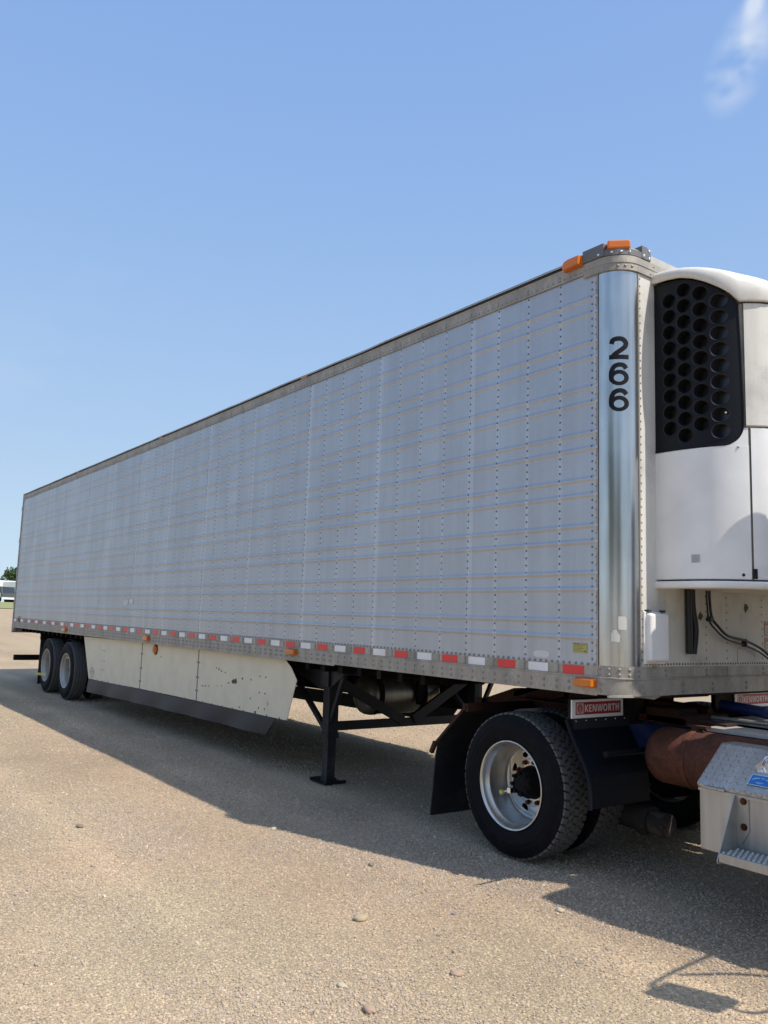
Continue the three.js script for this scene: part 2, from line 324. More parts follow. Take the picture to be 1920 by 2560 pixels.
{
  const xs = [], zs = [];
  const addR = (a, lo, hi, st) => { for (let v = lo; v < hi - 1e-6; v += st) a.push(v); };
  for (const v of [-400, -250, -160, -130, -112, -104, -96, -90, -84, -78, -72, -66, -60, -54, -48, -43, -38, -34, -30, -27, -24.5]) xs.push(v);
  addR(xs, -22, -14, 0.5); addR(xs, -14, -6, 0.22); addR(xs, -6, 4, 0.11); addR(xs, 4, 10, 0.6); for (const v of [10, 14, 20, 30, 50, 80, 130, 220, 400]) xs.push(v);
  for (const v of [-400, -200, -110, -70, -45, -30, -22, -16]) zs.push(v);
  addR(zs, -12, -5, 0.5); addR(zs, -5, 5, 0.11); addR(zs, 5, 10, 0.6); for (const v of [10, 14, 20, 30, 50, 80, 130, 220, 400]) zs.push(v);
  const nx = xs.length, nz = zs.length, P = new Float32Array(nx * nz * 3), U = new Float32Array(nx * nz * 2), C = new Float32Array(nx * nz * 3), I = [];
  for (let j = 0; j < nz; j++) for (let i = 0; i < nx; i++) {
    const k = j * nx + i, x = xs[i], z = zs[j];
    P[k * 3] = x; P[k * 3 + 1] = groundY(x, z); P[k * 3 + 2] = z; U[k * 2] = x / GT; U[k * 2 + 1] = z / GT;
    // soil tone: coarse patches and two dusty wheel tracks running along the yard
    const n = fbm(x * 0.5, z * 0.9, 4, 601), p = fbm(x * 1.4 + 20, z * 1.4, 3, 611), pk = fbm(x * 0.8 + 50, z * 0.8, 3, 617);
    const tr = w => Math.exp(-Math.pow((z - w - 0.25 * (fbm(x * 0.25, w, 2, 619) - 0.5)) / 0.16, 2));
    let k1 = 0.82 + 0.32 * (n - 0.5) + 0.24 * (p - 0.5) + 0.22 * (tr(0.62) + tr(-0.16) + 0.6 * tr(2.3)) * (0.6 + 0.8 * p);
    k1 = clamp(k1, 0.5, 1.25);
    C[k * 3] = k1 * (0.99 + 0.10 * (pk - 0.5)); C[k * 3 + 1] = k1 * (0.99 - 0.05 * (pk - 0.5)); C[k * 3 + 2] = k1 * (0.99 - 0.04 * (pk - 0.5));
  }
  for (let j = 0; j + 1 < nz; j++) for (let i = 0; i + 1 < nx; i++) { const a = j * nx + i, b = a + 1, c = a + nx, d = c + 1; I.push(a, c, b, b, c, d); }
  const g = new THREE.BufferGeometry(); g.setAttribute('position', new THREE.BufferAttribute(P, 3)); g.setAttribute('uv', new THREE.BufferAttribute(U, 2)); g.setAttribute('color', new THREE.BufferAttribute(C, 3)); g.setIndex(I); g.computeVertexNormals();
  const m = new THREE.Mesh(g, M.ground); m.name = 'gravel_yard'; m.receiveShadow = true; structure(m);
}
{ // loose gravel, too many to count
  const r = rng(77), make = (name, label, count, pick, smin, smax, seed) => {
    const base = new THREE.IcosahedronGeometry(1, 1), p = base.attributes.position;
    for (let i = 0; i < p.count; i++) { const v = V(p.getX(i), p.getY(i), p.getZ(i)); const k = 0.72 + 0.5 * hash(Math.round(v.x * 9), Math.round(v.y * 9) + 31 * Math.round(v.z * 9), seed); v.multiplyScalar(k); p.setXYZ(i, v.x, v.y, v.z); }
    base.computeVertexNormals();
    const mat = new THREE.MeshStandardMaterial({ color: 0xffffff, roughness: 0.9 }); mat.name = name;
    const m = new THREE.InstancedMesh(base, mat, count); m.name = name; m.castShadow = m.receiveShadow = true; m.userData = { kind: 'stuff', label, category: 'gravel' };
    const M4 = new THREE.Matrix4(), e = new THREE.Euler(), q = new THREE.Quaternion(), c = new THREE.Color();
    for (let i = 0; i < count; i++) {
      const [x, z, d] = pick(); const s = lerp(smin, smax, Math.pow(r(), 2.6)) * (0.85 + d * 0.03);
      e.set((r() - 0.5) * 1.0, r() * 6.28, (r() - 0.5) * 1.0); q.setFromEuler(e);
      M4.compose(V(x, groundY(x, z) + s * 0.22, z), q, V(s * (0.8 + 0.6 * r()), s * (0.55 + 0.4 * r()), s * (0.7 + 0.4 * r())));
      m.setMatrixAt(i, M4);
      const t = r(), k = 0.32 + 0.15 * r() + (r() > 0.95 ? 0.14 : 0), w = r();
      c.setRGB(k * (1.05 + 0.08 * w), k * (0.845 + 0.03 * t), k * (0.585 + 0.09 * t)); if (t > 0.94) c.setRGB(k * 0.78, k * 0.69, k * 0.58);
      m.setColorAt(i, c);
    }
    m.instanceMatrix.needsUpdate = true; scene.add(m);
  };
  const polar = (lo, hi, pw) => () => { for (; ;) { const d = lo + (hi - lo) * Math.pow(r(), pw), a = -3.16 + 1.32 * r(); const x = CX + Math.cos(a) * d * 1.0, z = CZ + Math.sin(a) * d; if (z < 4.2 && (fbm(x * 1.1 + 9, z * 1.6, 3, 733) > 0.36 + 0.30 * r() || r() < 0.22)) return [x, z, d]; } };
  make('loose_gravel', 'small tan and grey stones scattered over the yard in the foreground', 170000, polar(1.6, 7.5, 0.72), 0.0022, 0.0080, 3);
  make('loose_gravel_002', 'coarser mixed stones lying loose on the yard surface', 2600, polar(1.6, 11, 0.75), 0.006, 0.014, 6);
  make('loose_gravel_001', 'fine tan gravel strewn under and behind the trailer', 90000, polar(5, 16, 0.75), 0.004, 0.0095, 4);
}
{ // larger single pebbles
  const r = rng(901), mat = [rgb(0.44, 0.35, 0.23), rgb(0.42, 0.30, 0.22), rgb(0.52, 0.44, 0.33), rgb(0.24, 0.20, 0.16)].map((c, i) => std('pebble' + i, { color: c, map: T.mottle, roughness: 0.9 }));
  const L = [[-0.77, 1.40, 0.033, 0, 'flat oval tan pebble lying in the sunlit gravel'], [0.05, 1.42, 0.022, 1, 'rounded pinkish pebble on gravel, right of the flat oval one'], [0.13, 1.98, 0.026, 1, 'rounded pinkish brown pebble nearest the bottom of the picture'],
    [-1.55, 0.78, 0.020, 3, 'dark grey pebble at the edge of the trailer shadow'], [-0.13, 1.95, 0.018, 2, 'pale chipped stone left of the bottom pebble'], [-3.3, 2.2, 0.024, 3, 'dark stone alone on the gravel at far left foreground'], [-2.6, 0.95, 0.018, 2, 'white stone in shadow beside the lit gravel edge'], [-0.28, 0.33, 0.022, 2, 'pale stone just inside the shadow near the drive tyre']];
  for (const [x, z, s, mi, label] of L) {
    const g = mergeVertices(strip(new THREE.IcosahedronGeometry(1, 3)).deleteAttribute('uv').deleteAttribute('normal'), 1e-4), p = g.attributes.position, sd = Math.floor(r() * 900);
    for (let i = 0; i < p.count; i++) { const v = V(p.getX(i), p.getY(i), p.getZ(i)); v.multiplyScalar(0.75 + 0.5 * fbm(v.x * 1.6 + sd, v.y * 1.6 + v.z * 2.1, 2, sd)); p.setXYZ(i, v.x * s * 1.35, v.y * s * 0.62, v.z * s); }
    g.computeVertexNormals();
    const m = new THREE.Mesh(boxUV(g), mat[mi]); m.name = numbered('pebble'); m.castShadow = m.receiveShadow = true; m.position.set(x, groundY(x, z) + s * 0.35, z); m.rotation.y = r() * 6; m.userData = { label, category: 'pebble', group: 'larger pebbles in the gravel' }; scene.add(m);
  }
}

// ================================================================ refrigerated trailer
const XF = -0.09, XR = -16.2, ZW = -2.59, RC = 0.18, XS = XF - RC;      // front, rear, far side, corner radius, side seam
const trailer = thing('refrigerated_trailer', 'long silver ribbed refrigerated semi trailer with the number 266 on its corner', 'trailer');
function arcPath(n, far = false) { const a = []; for (let i = 0; i <= n; i++) { const t = (far ? 1 + i / n : i / n) * Math.PI / 2; const nx = Math.sin(t), nz = Math.cos(t); a.push({ x: XS + RC * nx, z: (far ? ZW + RC : -RC) + RC * nz, nx, nz }); } return a; }
const frontPath = [...arcPath(14), ...arcPath(14, true)];
const sidePath = (x0, x1) => [{ x: x0, z: 0, nx: 0, nz: 1 }, { x: x1, z: 0, nx: 0, nz: 1 }];
const farSide = (x0, x1) => [{ x: x0, z: ZW, nx: 0, nz: -1 }, { x: x1, z: ZW, nx: 0, nz: -1 }];
const YB = 1.349, YT = 3.952;                                            // ribbed wall bottom and top
const ribs = []; for (let k = 0; k < 8; k++) { const c = 1.580 + 0.3066 * k; ribs.push(c - 0.052, c + 0.052); }
const colX = []; for (let k = 0; k < 52; k++) { const x = -0.595 - 0.3048 * k; if (x > XR + 0.08) colX.push(x); }
{ // ribbed aluminium sheets, one part each
  const ys = [YB - 0.004]; for (const r of ribs) for (const d of [-0.024, -0.018, -0.012, -0.006, 0, 0.006, 0.012, 0.018, 0.024]) ys.push(r + d);
  ys.push(3.80, 3.88, YT + 0.01); ys.sort((a, b) => a - b);
  for (let i = ys.length - 1; i > 0; i--) if (ys[i] - ys[i - 1] < 0.0015) ys.splice(i, 1);
  const Z = (x, y, sd) => {
    let z = 0; for (const r of ribs) { const d = Math.abs(y - r); if (d < 0.024) { const c = Math.cos(d / 0.024 * Math.PI / 2); z += 0.0070 * c * c; } }
    const ph = (x + 0.595) / 0.3048, f = Math.abs(ph - Math.round(ph));
    z += 0.0016 * (fbm(x * 1.7 + sd, y * 2.3, 3, 701) - 0.5) + 0.0008 * Math.sin(Math.PI * Math.min(1, f * 2)) * (0.4 + 1.2 * vn(x * 3.28, y * 3.2, 707));
    return z;
  };
  const edges = [XS]; for (let x = -1.509; x > XR + 0.2; x -= 1.2192) edges.push(x); edges.push(XR + 0.03);
  for (const far of [0, 1]) edges.slice(0, -1).forEach((xa, k) => {
    const xb = edges[k + 1] - 0.022, n = far ? 2 : 24, P = [], N = [], U = [], I = [], off = 0.0012 * (k % 2);
    for (let j = 0; j < ys.length; j++) for (let i = 0; i <= n; i++) {
      const x = lerp(xa, xb, i / n), y = ys[j], e = 0.003, z = Z(x, y, k * 3), sx = (Z(x + e, y, k * 3) - Z(x - e, y, k * 3)) / (2 * e), sy = (Z(x, y + 0.001, k * 3) - Z(x, y - 0.001, k * 3)) / 0.002;
      const q = V(-sx, -sy, 1).normalize(); P.push(x, y, far ? ZW - z - off : z + off); N.push(q.x, q.y, far ? -q.z : q.z); U.push((x + 1.509) / 1.2192, (y - YB) / 2.6);
    }
    const w = n + 1; for (let j = 0; j + 1 < ys.length; j++) for (let i = 0; i < n; i++) { const a = j * w + i, b = a + 1, c = a + w, d = c + 1; if (far) I.push(a, b, c, b, d, c); else I.push(a, c, b, b, c, d); }
    const g = new THREE.BufferGeometry(); g.setAttribute('position', new THREE.Float32BufferAttribute(P, 3)); g.setAttribute('normal', new THREE.Float32BufferAttribute(N, 3)); g.setAttribute('uv', new THREE.Float32BufferAttribute(U, 2)); g.setIndex(I);
    mesh('side_sheet', g, M['sheet' + (k * 2 + far) % 3 + (hash(k, far, 5) > 0.6 ? 1 : 0)], trailer);
  });
  const L = [], L2 = [], L3 = [];
  for (const x of [-0.318, ...colX]) { for (let y = YB + 0.045; y < YT - 0.01; y += 0.0508) { const near = ribs.some(r => Math.abs(r - y) < 0.012); L.push([x, y, near ? 0.0066 : 0.0012, 0, 0, 1, 1]); } }
  for (let y = YB + 0.03; y < YT - 0.01; y += 0.0508) L.push([-0.285, y, 0.002, 0, 0, 1, 0.9]);
  for (let x = -0.30; x > XR + 0.05; x -= 0.0508) { L2.push([x, YB + 0.013, 0.006, 0, 0, 1, 1]); L3.push([x, YT + 0.022, 0.0125, 0, 0, 1, 0.85]); }
  for (const x of colX) { L3.push([x, YT + 0.046, 0.0125, 0, 0, 1, 1]); L3.push([x, YT + 0.022, 0.0128, 0, 0, 1, 1.1]); for (const y of [1.303, 1.322, 1.338]) L2.push([x, y, 0.0065, 0, 0, 1, 0.95]); }
  { const r = rng(19); for (let x = -0.5; x > XR + 0.1; x -= 0.105 + 0.02 * r()) { const dbl = x < -3.3 && Math.floor(-x * 3.3) % 3; for (const y of [1.205, 1.247]) { L3.push([x, y + (x > -2.2 ? -0.005 : 0), 0.0135, 0, 0, 1, 1.15]); if (dbl) L3.push([x - 0.026, y, 0.0135, 0, 0, 1, 0.9]); } } }
  rivetInst('wall_rivets', L, M.rivet, trailer, 0.0072, 0.0045);
  rivetInst('rail_rivets', [...L2, ...L3], M.railRivet, trailer, 0.0085, 0.0055);
}
{ // rails, roof, rear frame, floor
  const low = y0 => [[-0.03, y0], [0.012, y0], [0.012, 1.278], [0.016, 1.281], [0.016, 1.288], [0.005, 1.291], [0.005, YB + 0.004], [-0.01, YB + 0.004]];
  mesh('bottom_rail', sweep(sidePath(-3.292, XS), low(1.172)), M.rail, trailer);
  mesh('bottom_rail', sweep(sidePath(XR, -3.292), low(1.160)), M.rail, trailer);
  mesh('bottom_rail', sweep(farSide(XS, XR), low(1.165)), M.rail, trailer);
  mesh('front_bottom_rail', sweep(frontPath, [[-0.03, 1.185], [0.010, 1.180], [0.010, 1.276], [0.015, 1.280], [0.015, 1.287], [0.003, 1.290], [0.003, 1.358], [-0.012, 1.358]].map(p => [p[0] + 0.001, p[1]])), M.rail, trailer);
  const top = [[0.004, YT - 0.001], [0.012, YT - 0.001], [0.012, 4.030], [0.016, 4.034], [0.016, 4.044], [-0.03, 4.046]];
  mesh('top_rail', sweep(sidePath(XR, XS - 0.11), top), M.rail, trailer);
  mesh('top_rail', sweep(farSide(XS, XR), top), M.rail, trailer);
  mesh('front_top_rail', sweep([{ x: XS - 0.11, z: 0, nx: 0, nz: 1 }, ...frontPath], [[-0.02, 3.925], [0.014, 3.925], [0.014, 3.972], [0.018, 3.975], [0.018, 4.022], [-0.02, 4.024]]), M.rail, trailer);
  // roof edge: dark sealed gap and a slightly wavy membrane lip
  const n = 90, P = [], I = []; const r = rng(31);
  const lip = i => { const t = i / n, x = lerp(XS - 0.11, XR, t); return [x, 4.083 + 0.007 * fbm(x * 0.9, 3, 3, 801) + 0.008 * (fbm(x * 3, 9, 2, 803) - 0.5), 0.004 + 0.010 * (fbm(x * 1.3, 5, 3, 807) - 0.4)]; };
  for (let i = 0; i <= n; i++) { const [x, y, z] = lip(i); P.push(x, y - 0.012, z - 0.004, x, y, z, x, y + 0.006, z - 0.05, x, 4.105, -1.295, x, 4.09, ZW + 0.03, x, 4.05, ZW + 0.01); }
  for (let i = 0; i < n; i++) for (let k = 0; k < 5; k++) { const a = i * 6 + k, b = a + 1, c = a + 6, d = c + 1; I.push(a, b, c, b, d, c); }
  const g = new THREE.BufferGeometry(); g.setAttribute('position', new THREE.Float32BufferAttribute(P, 3)); g.setIndex(I); g.computeVertexNormals();
  mesh('roof', boxUV(g), M.roof, trailer);
  mesh('roof_seal', [box(XR, XS - 0.11, 4.045, 4.082, -0.05, -0.012), box(XR, XS - 0.11, 4.078, 4.084, -0.05, -0.004)], M.seal, trailer);
  mesh('roof_front', [prism([[XS - 0.11, 0.0], [XS, 0.0], ...arcPath(10).map(p => [p.x, p.z]), [XF, ZW + 0.1], [XS - 0.11, ZW]].map(p => [p[0], -p[1]]), 0, 0.06).rotateX(-Math.PI / 2).translate(0, 4.024, 0)], M.roof, trailer);
  mesh('rear_frame', [box(XR - 0.03, XR + 0.035, 1.05, 4.09, -0.09, 0.014), box(XR - 0.03, XR + 0.035, 1.05, 4.09, ZW - 0.014, ZW + 0.09), box(XR - 0.03, XR + 0.03, 3.98, 4.092, ZW, -0.09), box(XR - 0.03, XR + 0.03, 1.05, 1.3, ZW, -0.09), prism([[XR - 0.03, 1.05], [XR + 0.04, 1.05], [XR + 0.16, 1.165], [XR + 0.03, 1.165]], -0.05, 0.010)], M.rail, trailer);
  for (const z of [-0.09, ZW / 2]) { const d = mesh('rear_door', [rbox(XR - 0.05, XR - 0.005, 1.32, 3.97, z - 1.19, z - 0.01, 0.01)], M.white, trailer); mesh('lock_rod', [rod(V(XR - 0.07, 1.2, z - 0.5), V(XR - 0.07, 4.0, z - 0.5), 0.016)], M.chromeBright, d); for (const y of [1.6, 2.3, 3.0, 3.7]) mesh('hinge', [box(XR - 0.06, XR + 0.0, y, y + 0.1, z === -0.09 ? -0.05 : ZW + 0.02, z === -0.09 ? 0.016 : ZW + 0.09)], M.rail, d); }
  mesh('floor', [box(XR + 0.05, XS - 0.01, 1.19, 1.33, ZW + 0.03, -0.03), box(XS - 0.01, XF - 0.03, 1.19, 1.33, ZW + 0.22, -0.22)], M.under, trailer);
  const cm = []; for (let x = XR + 0.3; x < -1.9; x += 0.305) cm.push(box(x - 0.03, x + 0.03, 1.08, 1.19, ZW + 0.13, -0.13)); mesh('floor_crossmembers', cm, M.under, trailer).userData.kind = 'stuff';
  mesh('upper_coupler', [box(-1.9, -0.2, 1.15, 1.19, ZW + 0.25, -0.25), box(-1.95, -0.16, 1.16, 1.2, ZW + 0.2, -0.2)], M.rustDark, trailer);
  mesh('interior_wall', [box(XR + 0.04, XS - 0.02, 1.34, 3.98, ZW + 0.06, -0.06)], M.white, trailer);
  // bent torn lip of the nose under the corner
  mesh('bent_lip', [prism([[-0.30, 1.178], [0.0, 1.170], [0.14, 1.155], [0.22, 1.176], [0.30, 1.176], [0.30, 1.186], [-0.3, 1.190]].map(p => [-p[0] - 0.18, p[1]]), XF - 0.015, XF - 0.003, 'zy')], M.rail, trailer);
}
{ // reflective tape squares
  for (let k = 0; k < 52; k++) {
    const x1 = -0.380 - 0.3048 * k, x0 = x1 - 0.177; if (x0 < XR + 0.08) break;
    const red = k % 2 === 0; mesh(red ? 'red_reflector' : 'white_reflector', [box(x0, x1, 1.2925, 1.3475, 0.004, 0.0072)], red ? (x0 < -12.4 ? M.redTapeFaded : M.redTape) : M.whiteTape, trailer);
  }
}
function markerLight(x0, x1, y0, y1, z, parent) {
  const l = group('marker_light', parent), w = x1 - x0;
  mesh('base', [rbox(x0 - 0.004, x1 + 0.010, y0 - 0.004, y1 + 0.004, z - 0.004, z + 0.012, 0.003)], M.amberBase, l);
  const hh = y1 - y0; mesh('lens', [prism([[x0 + 0.004, y0], [x1, y0 + 0.004], [x1, y1], [x0 + 0.05, y1], [x0 + 0.018, y1 - 0.12 * hh], [x0, y1 - 0.45 * hh]], z + 0.008, z + 0.044, 'xy', 0.007)], M.amber, l);
  return l;
}
markerLight(-0.434, -0.285, 1.222, 1.270, 0.013, trailer);
markerLight(-4.14, -3.975, 1.222, 1.272, 0.013, trailer);
markerLight(-8.14, -7.97, 1.200, 1.262, 0.013, trailer);
markerLight(-12.2, -11.99, 1.195, 1.255, 0.013, trailer);
for (const x of [-4.09, -8.07, -12.1]) mesh('roof_marker_light', [rbox(x - 0.06, x + 0.06, 4.046, 4.070, -0.02, 0.012, 0.006)], M.amberBase, trailer);
{ // corner post, number, corner cap
  mesh('corner_post', sweep(arcPath(40), [[0.001, 1.358], [0.001, 3.93]]), M.chrome, trailer);
  mesh('post_trim', sweep([{ x: XS - 0.012, z: 0, nx: 0, nz: 1 }, { x: XS + 0.004, z: 0, nx: 0, nz: 1 }], [[0.0, 1.355], [0.006, 1.355], [0.006, 3.93], [0, 3.93]]), M.rail, trailer);
  mesh('post_trim', [box(XF - 0.002, XF + 0.006, 1.36, 3.93, -RC - 0.008, -RC + 0.004)], M.rail, trailer);
  const bend = (g, mid, ymid, off) => { const tm = new TessellateModifier(0.012, 4); g = tm.modify(g.index ? g.toNonIndexed() : g); const p = g.attributes.position; for (let i = 0; i < p.count; i++) { const t = mid + p.getX(i) / RC, r = RC + off + p.getZ(i); p.setXYZ(i, XS + r * Math.sin(t), ymid + p.getY(i), -RC + r * Math.cos(t)); } g.computeVertexNormals(); return g; };
  [['2', 3.396], ['6', 3.222], ['6', 3.050]].forEach(([ch, y]) => {
    const st = (pts, w) => { const c = new THREE.CatmullRomCurve3(pts.map(p => V(p[0], p[1], 0))), n = 44, L = [], R = []; for (let i = 0; i <= n; i++) { const p = c.getPoint(i / n), t = c.getTangent(i / n); L.push(new THREE.Vector2(p.x - t.y * w / 2, p.y + t.x * w / 2)); R.push(new THREE.Vector2(p.x + t.y * w / 2, p.y - t.x * w / 2)); } return new THREE.Shape([...L, ...R.reverse()]); };
    const ext = (sh, d) => new THREE.ExtrudeGeometry(sh, { depth: d, bevelEnabled: false, curveSegments: 24 });
    let geos;
    if (ch === '6') { const ring = new THREE.Shape(); ring.absellipse(0, -0.026, 0.0645, 0.0545, 0, Math.PI * 2, false, 0); const h = new THREE.Path(); h.absellipse(0, -0.027, 0.034, 0.0285, 0, Math.PI * 2, true, 0); ring.holes.push(h); geos = [ext(ring, 0.0008), ext(st([[0.047, 0.038], [0.032, 0.059], [0.002, 0.066], [-0.030, 0.054], [-0.047, 0.022], [-0.0505, -0.018], [-0.047, -0.045]], 0.031), 0.0011)]; }
    else geos = [ext(st([[-0.048, 0.030], [-0.040, 0.055], [-0.012, 0.066], [0.024, 0.062], [0.046, 0.036], [0.040, 0.010], [0.012, -0.016], [-0.024, -0.042], [-0.046, -0.066]], 0.032), 0.0011), ext(new THREE.Shape([[-0.064, -0.080], [0.064, -0.080], [0.064, -0.049], [-0.064, -0.049]].map(p => new THREE.Vector2(...p))), 0.0008)];
    const g = mergeGeometries(geos.map(q => strip(q.index ? q.toNonIndexed() : q))); g.scale(0.97, 0.94, 1);
    mesh('number_digit', boxUV(bend(g, 0.780, y, 0.0022)), M.ink, trailer).userData.label = 'black vinyl number ' + ch;
  });
  const stick = (t, y, w, h, tear) => mesh('sticker', boxUV(bend(new THREE.ShapeGeometry(new THREE.Shape(tear.map(p => new THREE.Vector2(p[0] * w / 2, p[1] * h / 2)))), t, y, 0.0025)), M.paper, trailer);
  stick(0.86, 1.625, 0.050, 0.080, [[-1, -1], [1, -1.05], [1, 0.75], [0.8, 0.8], [0.8, 1], [-1, 1]]);
  stick(0.63, 1.545, 0.054, 0.076, [[-1, -0.9], [0.9, -1.02], [1, 0], [0.6, 0.5], [0.1, 1], [-0.5, 0.9], [-1, 0.2]]);
  // dark cap bracket with two amber lamps
  const cap = group('corner_cap', trailer);
  const cp = [{ x: XS - 0.11, z: 0, nx: 0, nz: 1 }, ...arcPath(14), { x: XF, z: -0.29, nx: 1, nz: 0 }];
  mesh('cap_band', sweep(cp, [[-0.10, 4.026], [0.020, 4.026], [0.020, 4.066], [-0.11, 4.068]]), M.capGrey, cap);
  mesh('cap_plate', [box(XS - 0.112, XS + 0.06, 4.027, 4.112, -0.06, 0.0225), prism([[-0.20, 4.027], [-0.292, 4.027], [-0.292, 4.098], [-0.25, 4.113], [-0.20, 4.113]], XF - 0.05, XF + 0.0225, 'zy'), box(XS - 0.05, XF - 0.05, 4.066, 4.108, -0.26, -0.10)], M.capGrey, cap);
  rivetInst('cap_bolts', [[-0.25, 4.046, 0.0205, 0, 0, 1, 1.2], [XF + 0.0225, 4.044, -0.215, 1, 0, 0, 1.2], [XF + 0.0225, 4.094, -0.275, 1, 0, 0, 1.2], [XF + 0.0225, 4.042, -0.275, 1, 0, 0, 1.2], ...[0.55, 0.85, 1.15].map(t => [XS + (RC + 0.02) * Math.sin(t), 4.046, -RC + (RC + 0.02) * Math.cos(t), Math.sin(t), 0, Math.cos(t), 1.2])], M.chromeBright, cap, 0.0075, 0.006);
  const l1 = markerLight(-0.535, -0.392, 4.020, 4.085, 0.017, trailer);
  const l2 = group('marker_light', trailer); // stands on the rounded ledge, facing the corner
  const lg = new RoundedBoxGeometry(0.148, 0.058, 0.046, 3, 0.012); lg.translate(0, 0.029, 0); lg.rotateY(0.80); lg.translate(XS + 0.128, 4.068, -RC + 0.128);
  mesh('lens', [lg], M.amber, l2);
  const lb = new THREE.BoxGeometry(0.16, 0.05, 0.03); lb.rotateY(0.80); lb.translate(XS + 0.098, 4.094, -RC + 0.098); mesh('base', [lb], M.amberBase, l2);
}
{ // front wall
  mesh('front_wall', sweep([{ x: XF, z: -RC, nx: 1, nz: 0 }, { x: XF, z: ZW + RC, nx: 1, nz: 0 }], [[0, 1.352], [0, 3.93]]), M.white, trailer);
  const low = mesh('front_kick_panel', [box(XF, XF + 0.003, 1.36, 1.875, ZW + 0.2, -0.36)], M.wallLow, trailer);
  const L = []; for (let y = 1.40; y < 3.92; y += 0.0508) L.push([XF + 0.0005, y, -0.200, 1, 0, 0, 0.95]);
  for (let z = -0.24; z > ZW + 0.2; z -= 0.031) L.push([XF + 0.003, 1.374, z, 1, 0, 0, 1.15]);
  for (const z of [-0.884, -1.131, -1.585, -2.0]) for (let y = 1.41; y < 1.86; y += 0.052) L.push([XF + 0.003, y, z, 1, 0, 0, 0.9]);
  for (let y = 1.72; y < 1.86; y += 0.05) L.push([XF + 0.0005, y, -0.425, 1, 0, 0, 0.9]);
  for (let z = -0.30; z > -2.3; z -= 0.03) L.push([XF + 0.0145, 3.942, z, 1, 0, 0, 0.9]);
  rivetInst('front_rivets', L, M.rivet, trailer, 0.0068, 0.004);
  const R = []; for (const t of [0.06, 0.40, 0.75, 1.1, 1.45]) for (const y of [1.305, 1.338]) R.push([XS + (RC + 0.004) * Math.sin(t), y, -RC + (RC + 0.004) * Math.cos(t), Math.sin(t), 0, Math.cos(t), 1.2]);
  for (const t of [0.12]) for (const y of [1.205, 1.243]) R.push([XS + (RC + 0.011) * Math.sin(t), y, -RC + (RC + 0.011) * Math.cos(t), Math.sin(t), 0, Math.cos(t), 1.5]);
  for (const z of [-0.19, -0.612, -0.94, -1.352, -1.8]) for (const y of [1.206, 1.244]) R.push([XF + 0.011, y, z, 1, 0, 0, 1.4]);
  for (const z of [-0.43, -0.884, -1.131, -1.585]) for (const y of [1.305, 1.335]) R.push([XF + 0.004, y, z, 1, 0, 0, 1]);
  for (const t of [0.75, 1.0, 1.25]) R.push([XS + (RC + 0.0145) * Math.sin(t), 3.952, -RC + (RC + 0.0145) * Math.cos(t), Math.sin(t), 0, Math.cos(t), 1.1]);
  for (let z = -0.33; z > -2.2; z -= 0.12) R.push([XF + 0.018, 4.0, z, 1, 0, 0, 0.9]);
  rivetInst('front_rail_rivets', R, M.railRivet, trailer, 0.0085, 0.0055);
  // cover box beside the post
  const jb = group('cover_box', trailer);
  mesh('cover', [rbox(XF, XF + 0.014, 1.375, 1.702, -0.418, -0.203, 0.006), rbox(XF + 0.004, XF + 0.052, 1.392, 1.692, -0.410, -0.218, 0.018, 4)], M.whiteUnit, jb);
  mesh('hinge', [box(XF, XF + 0.03, 1.700, 1.714, -0.255, -0.225)], M.seal, jb); mesh('hinge', [box(XF, XF + 0.03, 1.700, 1.714, -0.40, -0.37)], M.seal, jb);
  mesh('catch', [rbox(XF, XF + 0.035, 1.358, 1.374, -0.32, -0.295, 0.004)], M.rail, jb);
  // drain hoses and cables
  for (const [z, b] of [[-0.652, 0], [-0.692, 0.032]]) mesh('drain_hose', [tube([[-0.062, 1.92, z], [-0.062, 1.74, z - b * 0.2], [-0.060, 1.6, z - b], [-0.062, 1.44, z - b * 0.3]], 0.021, 30, 10)], M.hose, trailer);
  mesh('cable', [tube([[-0.06, 1.92, -0.857], [-0.058, 1.78, -0.857], [-0.055, 1.66, -0.875], [-0.05, 1.60, -0.945], [-0.05, 1.543, -1.06], [-0.05, 1.499, -1.295], [-0.045, 1.45, -1.48], [-0.02, 1.36, -1.66], [0.1, 1.25, -1.85]], 0.0065, 60, 8)], M.hose, trailer);
  mesh('cable', [tube([[-0.06, 1.92, -0.888], [-0.055, 1.78, -0.886], [-0.05, 1.68, -0.90], [-0.045, 1.62, -0.97], [-0.045, 1.566, -1.07], [-0.045, 1.532, -1.295], [-0.04, 1.48, -1.48], [-0.015, 1.39, -1.64], [0.1, 1.27, -1.83]], 0.009, 60, 8), rbox(-0.075, -0.035, 1.49, 1.545, -1.302, -1.288, 0.004), rbox(-0.075, -0.04, 1.655, 1.69, -0.91, -0.868, 0.006)], M.hose, trailer);
  for (const [y, z, s] of [[1.687, -0.821, 0.030], [1.764, -1.379, 0.032]]) { const pts = []; for (let i = 0; i < 14; i++) { const a = i / 14 * 6.283, k = s * (0.75 + 0.5 * hash(i, Math.round(z * 100), 4)); pts.push([z + Math.cos(a) * k * 0.85, y + Math.sin(a) * k]); } mesh('bare_patch', [prism(pts, XF + 0.0032, XF + 0.0042, 'zy')], M.chip, trailer); }
  mesh('metal_plate', [rbox(XF + 0.003, XF + 0.007, 1.384, 1.481, -1.485, -1.256, 0.0015)], M.wheelSteel, trailer);
